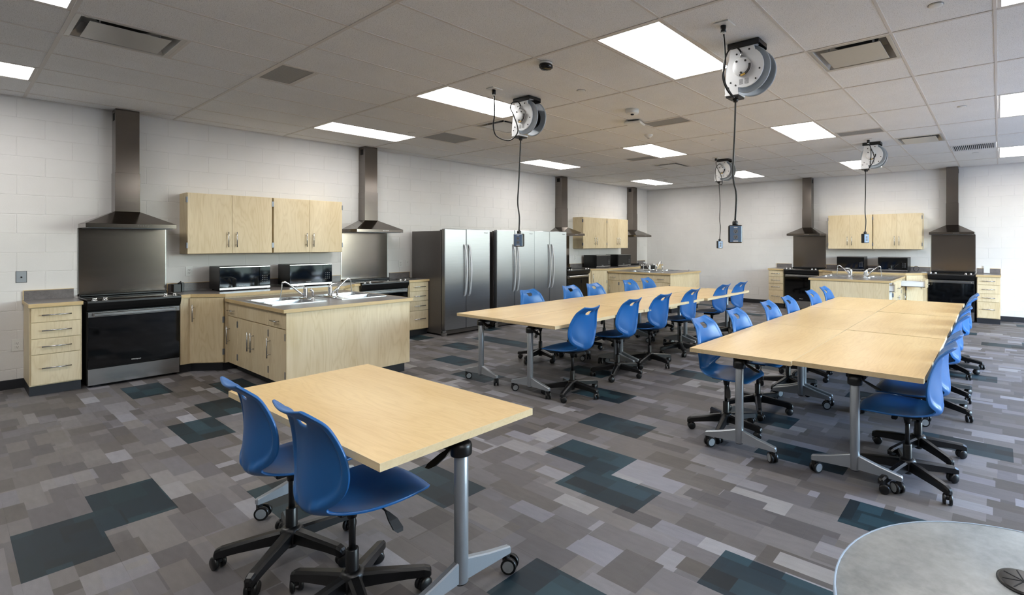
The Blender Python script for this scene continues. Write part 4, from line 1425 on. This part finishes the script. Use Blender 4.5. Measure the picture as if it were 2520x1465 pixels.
def reel(label, box_label, plate_label, loc, cords, drop, outlet, box_rz):
    c = thing('cord_reel', label, 'cord reel', (loc[0], loc[1], H - .004), 0, 'ceiling power cord reels')
    for nm, me in RM.items():
        o_ = link({'flange_rear': 'flange', 'bolts': 'bolt_set'}.get(nm, nm), me, c)
        if nm in ('bolts', 'printed_notice'):
            o_['kind'] = 'stuff'
    o = Vector((loc[0], loc[1], H - .004))
    for cp in cords:
        MB().tube([p - o for p in smooth_path(cp)], .0065, 8).build('supply_cord', 'black', c)
    dp = [Vector((loc[0] - .095, loc[1], H - .42))] + [Vector(p) for p in drop[1:]]
    MB().tube([p - o for p in smooth_path(dp)], .0075, 8).build('drop_cord', 'black', c)
    pl = thing('ceiling_outlet', plate_label, 'outlet', (outlet[0], outlet[1], H), 0, 'ceiling outlets above the reels')
    MB().box(-.045, .065, -.06, .06, -.010, -.001, .002).build('cover', 'white_plastic', pl)
    MB().cyl((0, 0, -.055), (0, 0, -.010), .02, n=16).build('plug', 'black', pl)
    MB().cyl((0, 0, -.068), (0, 0, -.055), .014, n=14).build('plug_collar', 'white_plastic', pl)
    e = dp[-1]
    b = thing('power_box', box_label, 'power box', (e.x, e.y, e.z), box_rz, 'hanging power boxes')
    MB().box(-.052, .052, -.030, .030, -.175, -.035, .008).build('housing', 'black', b)
    f = MB().box(-.044, .044, -.033, -.029, -.168, -.042, .003).build('face_plate', 'outlet_face', b)
    for z in (-.085, -.128):
        s = MB().cyl((0, -.0345, z), (0, -.033, z), .018, n=18).build('socket', 'print_grey', b)
        MB().box(-.008, -.005, -.0352, -.0345, z - .004, z + .008).box(.005, .008, -.0352, -.0345, z - .004, z + .008).cyl((0, -.0352, z - .009), (0, -.0345, z - .009), .003, n=8).build('slot', 'dark_void', s)
    MB().box(-.014, .014, -.0345, -.033, -.058, -.050).box(-.018, .018, -.0345, -.033, -.164, -.156).build('sticker', 'print_white', b)
    MB().lathe([(.020, -.036), (.022, -.03), (.022, -.008), (.012, 0), (.009, .004)], n=16).build('gland', 'black', b)
    return c
R1 = [(6.678, 3.32, 3.0), (6.675, 3.354, 2.817), (6.64, 3.388, 2.718), (6.659, 3.422, 2.629), (6.694, 3.456, 2.578), (6.644, 3.49, 2.639), (6.59, 3.524, 2.733), (6.567, 3.558, 2.868), (6.591, 3.592, 2.98), (6.638, 3.626, 3.007), (6.672, 3.66, 2.958)]
R2 = [(4.201, 3.33, 3.0), (4.171, 3.36, 2.827), (4.116, 3.39, 2.717), (4.13, 3.42, 2.617), (4.281, 3.45, 2.558), (4.368, 3.48, 2.618), (4.34, 3.51, 2.708), (4.24, 3.54, 2.853), (4.169, 3.57, 2.933), (4.172, 3.6, 2.994), (4.22, 3.63, 2.997), (4.23, 3.66, 2.959)]
R4 = [(4.139, 8.45, 3.0), (4.15, 8.461, 2.901), (4.232, 8.472, 2.726), (4.243, 8.483, 2.595), (4.198, 8.494, 2.584), (4.121, 8.505, 2.65), (4.099, 8.516, 2.771), (4.094, 8.527, 2.862), (4.129, 8.538, 2.941), (4.168, 8.549, 2.967), (4.175, 8.60, 2.949)]
R3A = [(6.676, 8.3, 3.0), (6.702, 8.338, 2.934), (6.695, 8.375, 2.759), (6.672, 8.412, 2.662), (6.631, 8.45, 2.608)]
R3B = [(6.696, 8.4, 2.938), (6.733, 8.412, 2.821), (6.725, 8.425, 2.762), (6.678, 8.438, 2.677), (6.631, 8.45, 2.608)]
reel('large white cord reel on the ceiling nearest the camera', 'black power box hanging from the nearest cord reel', 'white ceiling outlet plate feeding the nearest cord reel', (6.672, 3.75), [R1], [0, (6.571, 3.75, 2.411), (6.557, 3.75, 2.062), (6.584, 3.75, 1.901), (6.574, 3.75, 1.70)], (6.678, 3.315), .55)
reel('white cord reel in front of the long light left of center', 'black power box hanging in front of the middle refrigerator', 'white ceiling outlet plate left of the left cord reel', (4.212, 3.76), [R2], [0, (4.097, 3.76, 2.31), (4.084, 3.76, 2.135), (4.071, 3.76, 1.959), (4.097, 3.76, 1.804), (4.091, 3.76, 1.66)], (4.201, 3.325), .5)
reel('distant white cord reel before the back wall cabinets', 'black power box hanging before the back wall cabinets', 'white ceiling outlet plate above the right distant reel', (6.672, 8.62), [R3A, R3B], [0, (6.58, 8.6, 2.329), (6.574, 8.6, 2.015), (6.586, 8.6, 1.858), (6.574, 8.6, 1.70)], (6.676, 8.295), .95)
reel('smallest distant white cord reel near the far ceiling lights', 'small black power box hanging before the bare back wall', 'white ceiling outlet plate above the left distant reel', (4.18, 8.69), [R4], [0, (4.1, 8.7, 2.264), (4.092, 8.7, 1.963), (4.108, 8.7, 1.812), (4.092, 8.7, 1.60)], (4.139, 8.445), .95)

# small ceiling devices
cam_d = thing('dome_camera', 'small black dome camera on a ceiling grid crossing', 'camera', (5.15, 3.10, H - .004))
MB().lathe([(.055, 0), (.055, -.012), (.050, -.020)], n=28).build('base', 'white_plastic', cam_d)
MB().lathe([(.054, -.016), (.060, -.026), (.058, -.045), (.040, -.058), (0, -.062)], n=28).build('dome', 'black_glass', cam_d)
sm = thing('smoke_detector', 'round white smoke detector with dark tip on the ceiling', 'detector', (4.85, 4.804, H))
MB().lathe([(.075, 0), (.076, -.035), (.066, -.05), (0, -.052)], n=32).build('body', 'white_plastic', sm)
MB().lathe([(.02, -.05), (.018, -.062), (0, -.064)], n=16).build('sensor', 'black_matt', sm)
wp = thing('access_point', 'flat white wireless access point on the ceiling', 'device', (4.56, 5.27, H - .004), .3)
MB().box(-.11, .11, -.11, .11, -.045, -.015, .015).build('body', 'white_plastic', wp)
MB().box(-.07, .07, -.07, .07, -.015, 0).build('mount', 'black_matt', wp)
ms = thing('motion_sensor', 'little white half-dome motion sensor on the ceiling', 'sensor', (4.248, 6.064, H))
MB().lathe([(.062, 0), (.062, -.008), (.045, -.03), (.02, -.045), (0, -.047)], n=28).build('dome', 'white_plastic', ms)
MB().lathe([(.018, -.044), (.015, -.05), (0, -.051)], n=14).build('lens', 'print_grey', ms)
SPK = [((4.861, 3.891), 'flat round sprinkler cover right of the left cord reel'), ((7.898, 3.869), 'flat round sprinkler cover near the top right corner'), ((7.89, 6.925), 'flat round sprinkler cover below the top right lights'), ((1.684, 3.96), 'flat round sprinkler cover above the near wall cabinets'), ((1.77, 7.006), 'flat round sprinkler cover above the last refrigerator'), ((4.824, 6.964), 'flat round sprinkler cover behind the motion sensor'), ((4.813, 10.748), 'flat round sprinkler cover near the left back wall hood'), ((7.901, 10.619), 'flat round sprinkler cover near the right back wall hood'), ((1.70, 10.7), 'flat round sprinkler cover at the far left corner light')]
for (x, y), lb in SPK:
    def spk(l):
        c = thing('sprinkler_cover', l, 'sprinkler', group='ceiling sprinkler covers')
        MB().lathe([(.040, .0), (.041, -.006), (.036, -.009), (0, -.009)], n=28).build('cap', 'white_plastic', c)
        MB().lathe([(.046, .0005), (.046, -.002), (.041, -.002)], n=28).build('ring', 'return_grey', c)
        return c
    put('spk', spk, lb, (x, y, H), 0)
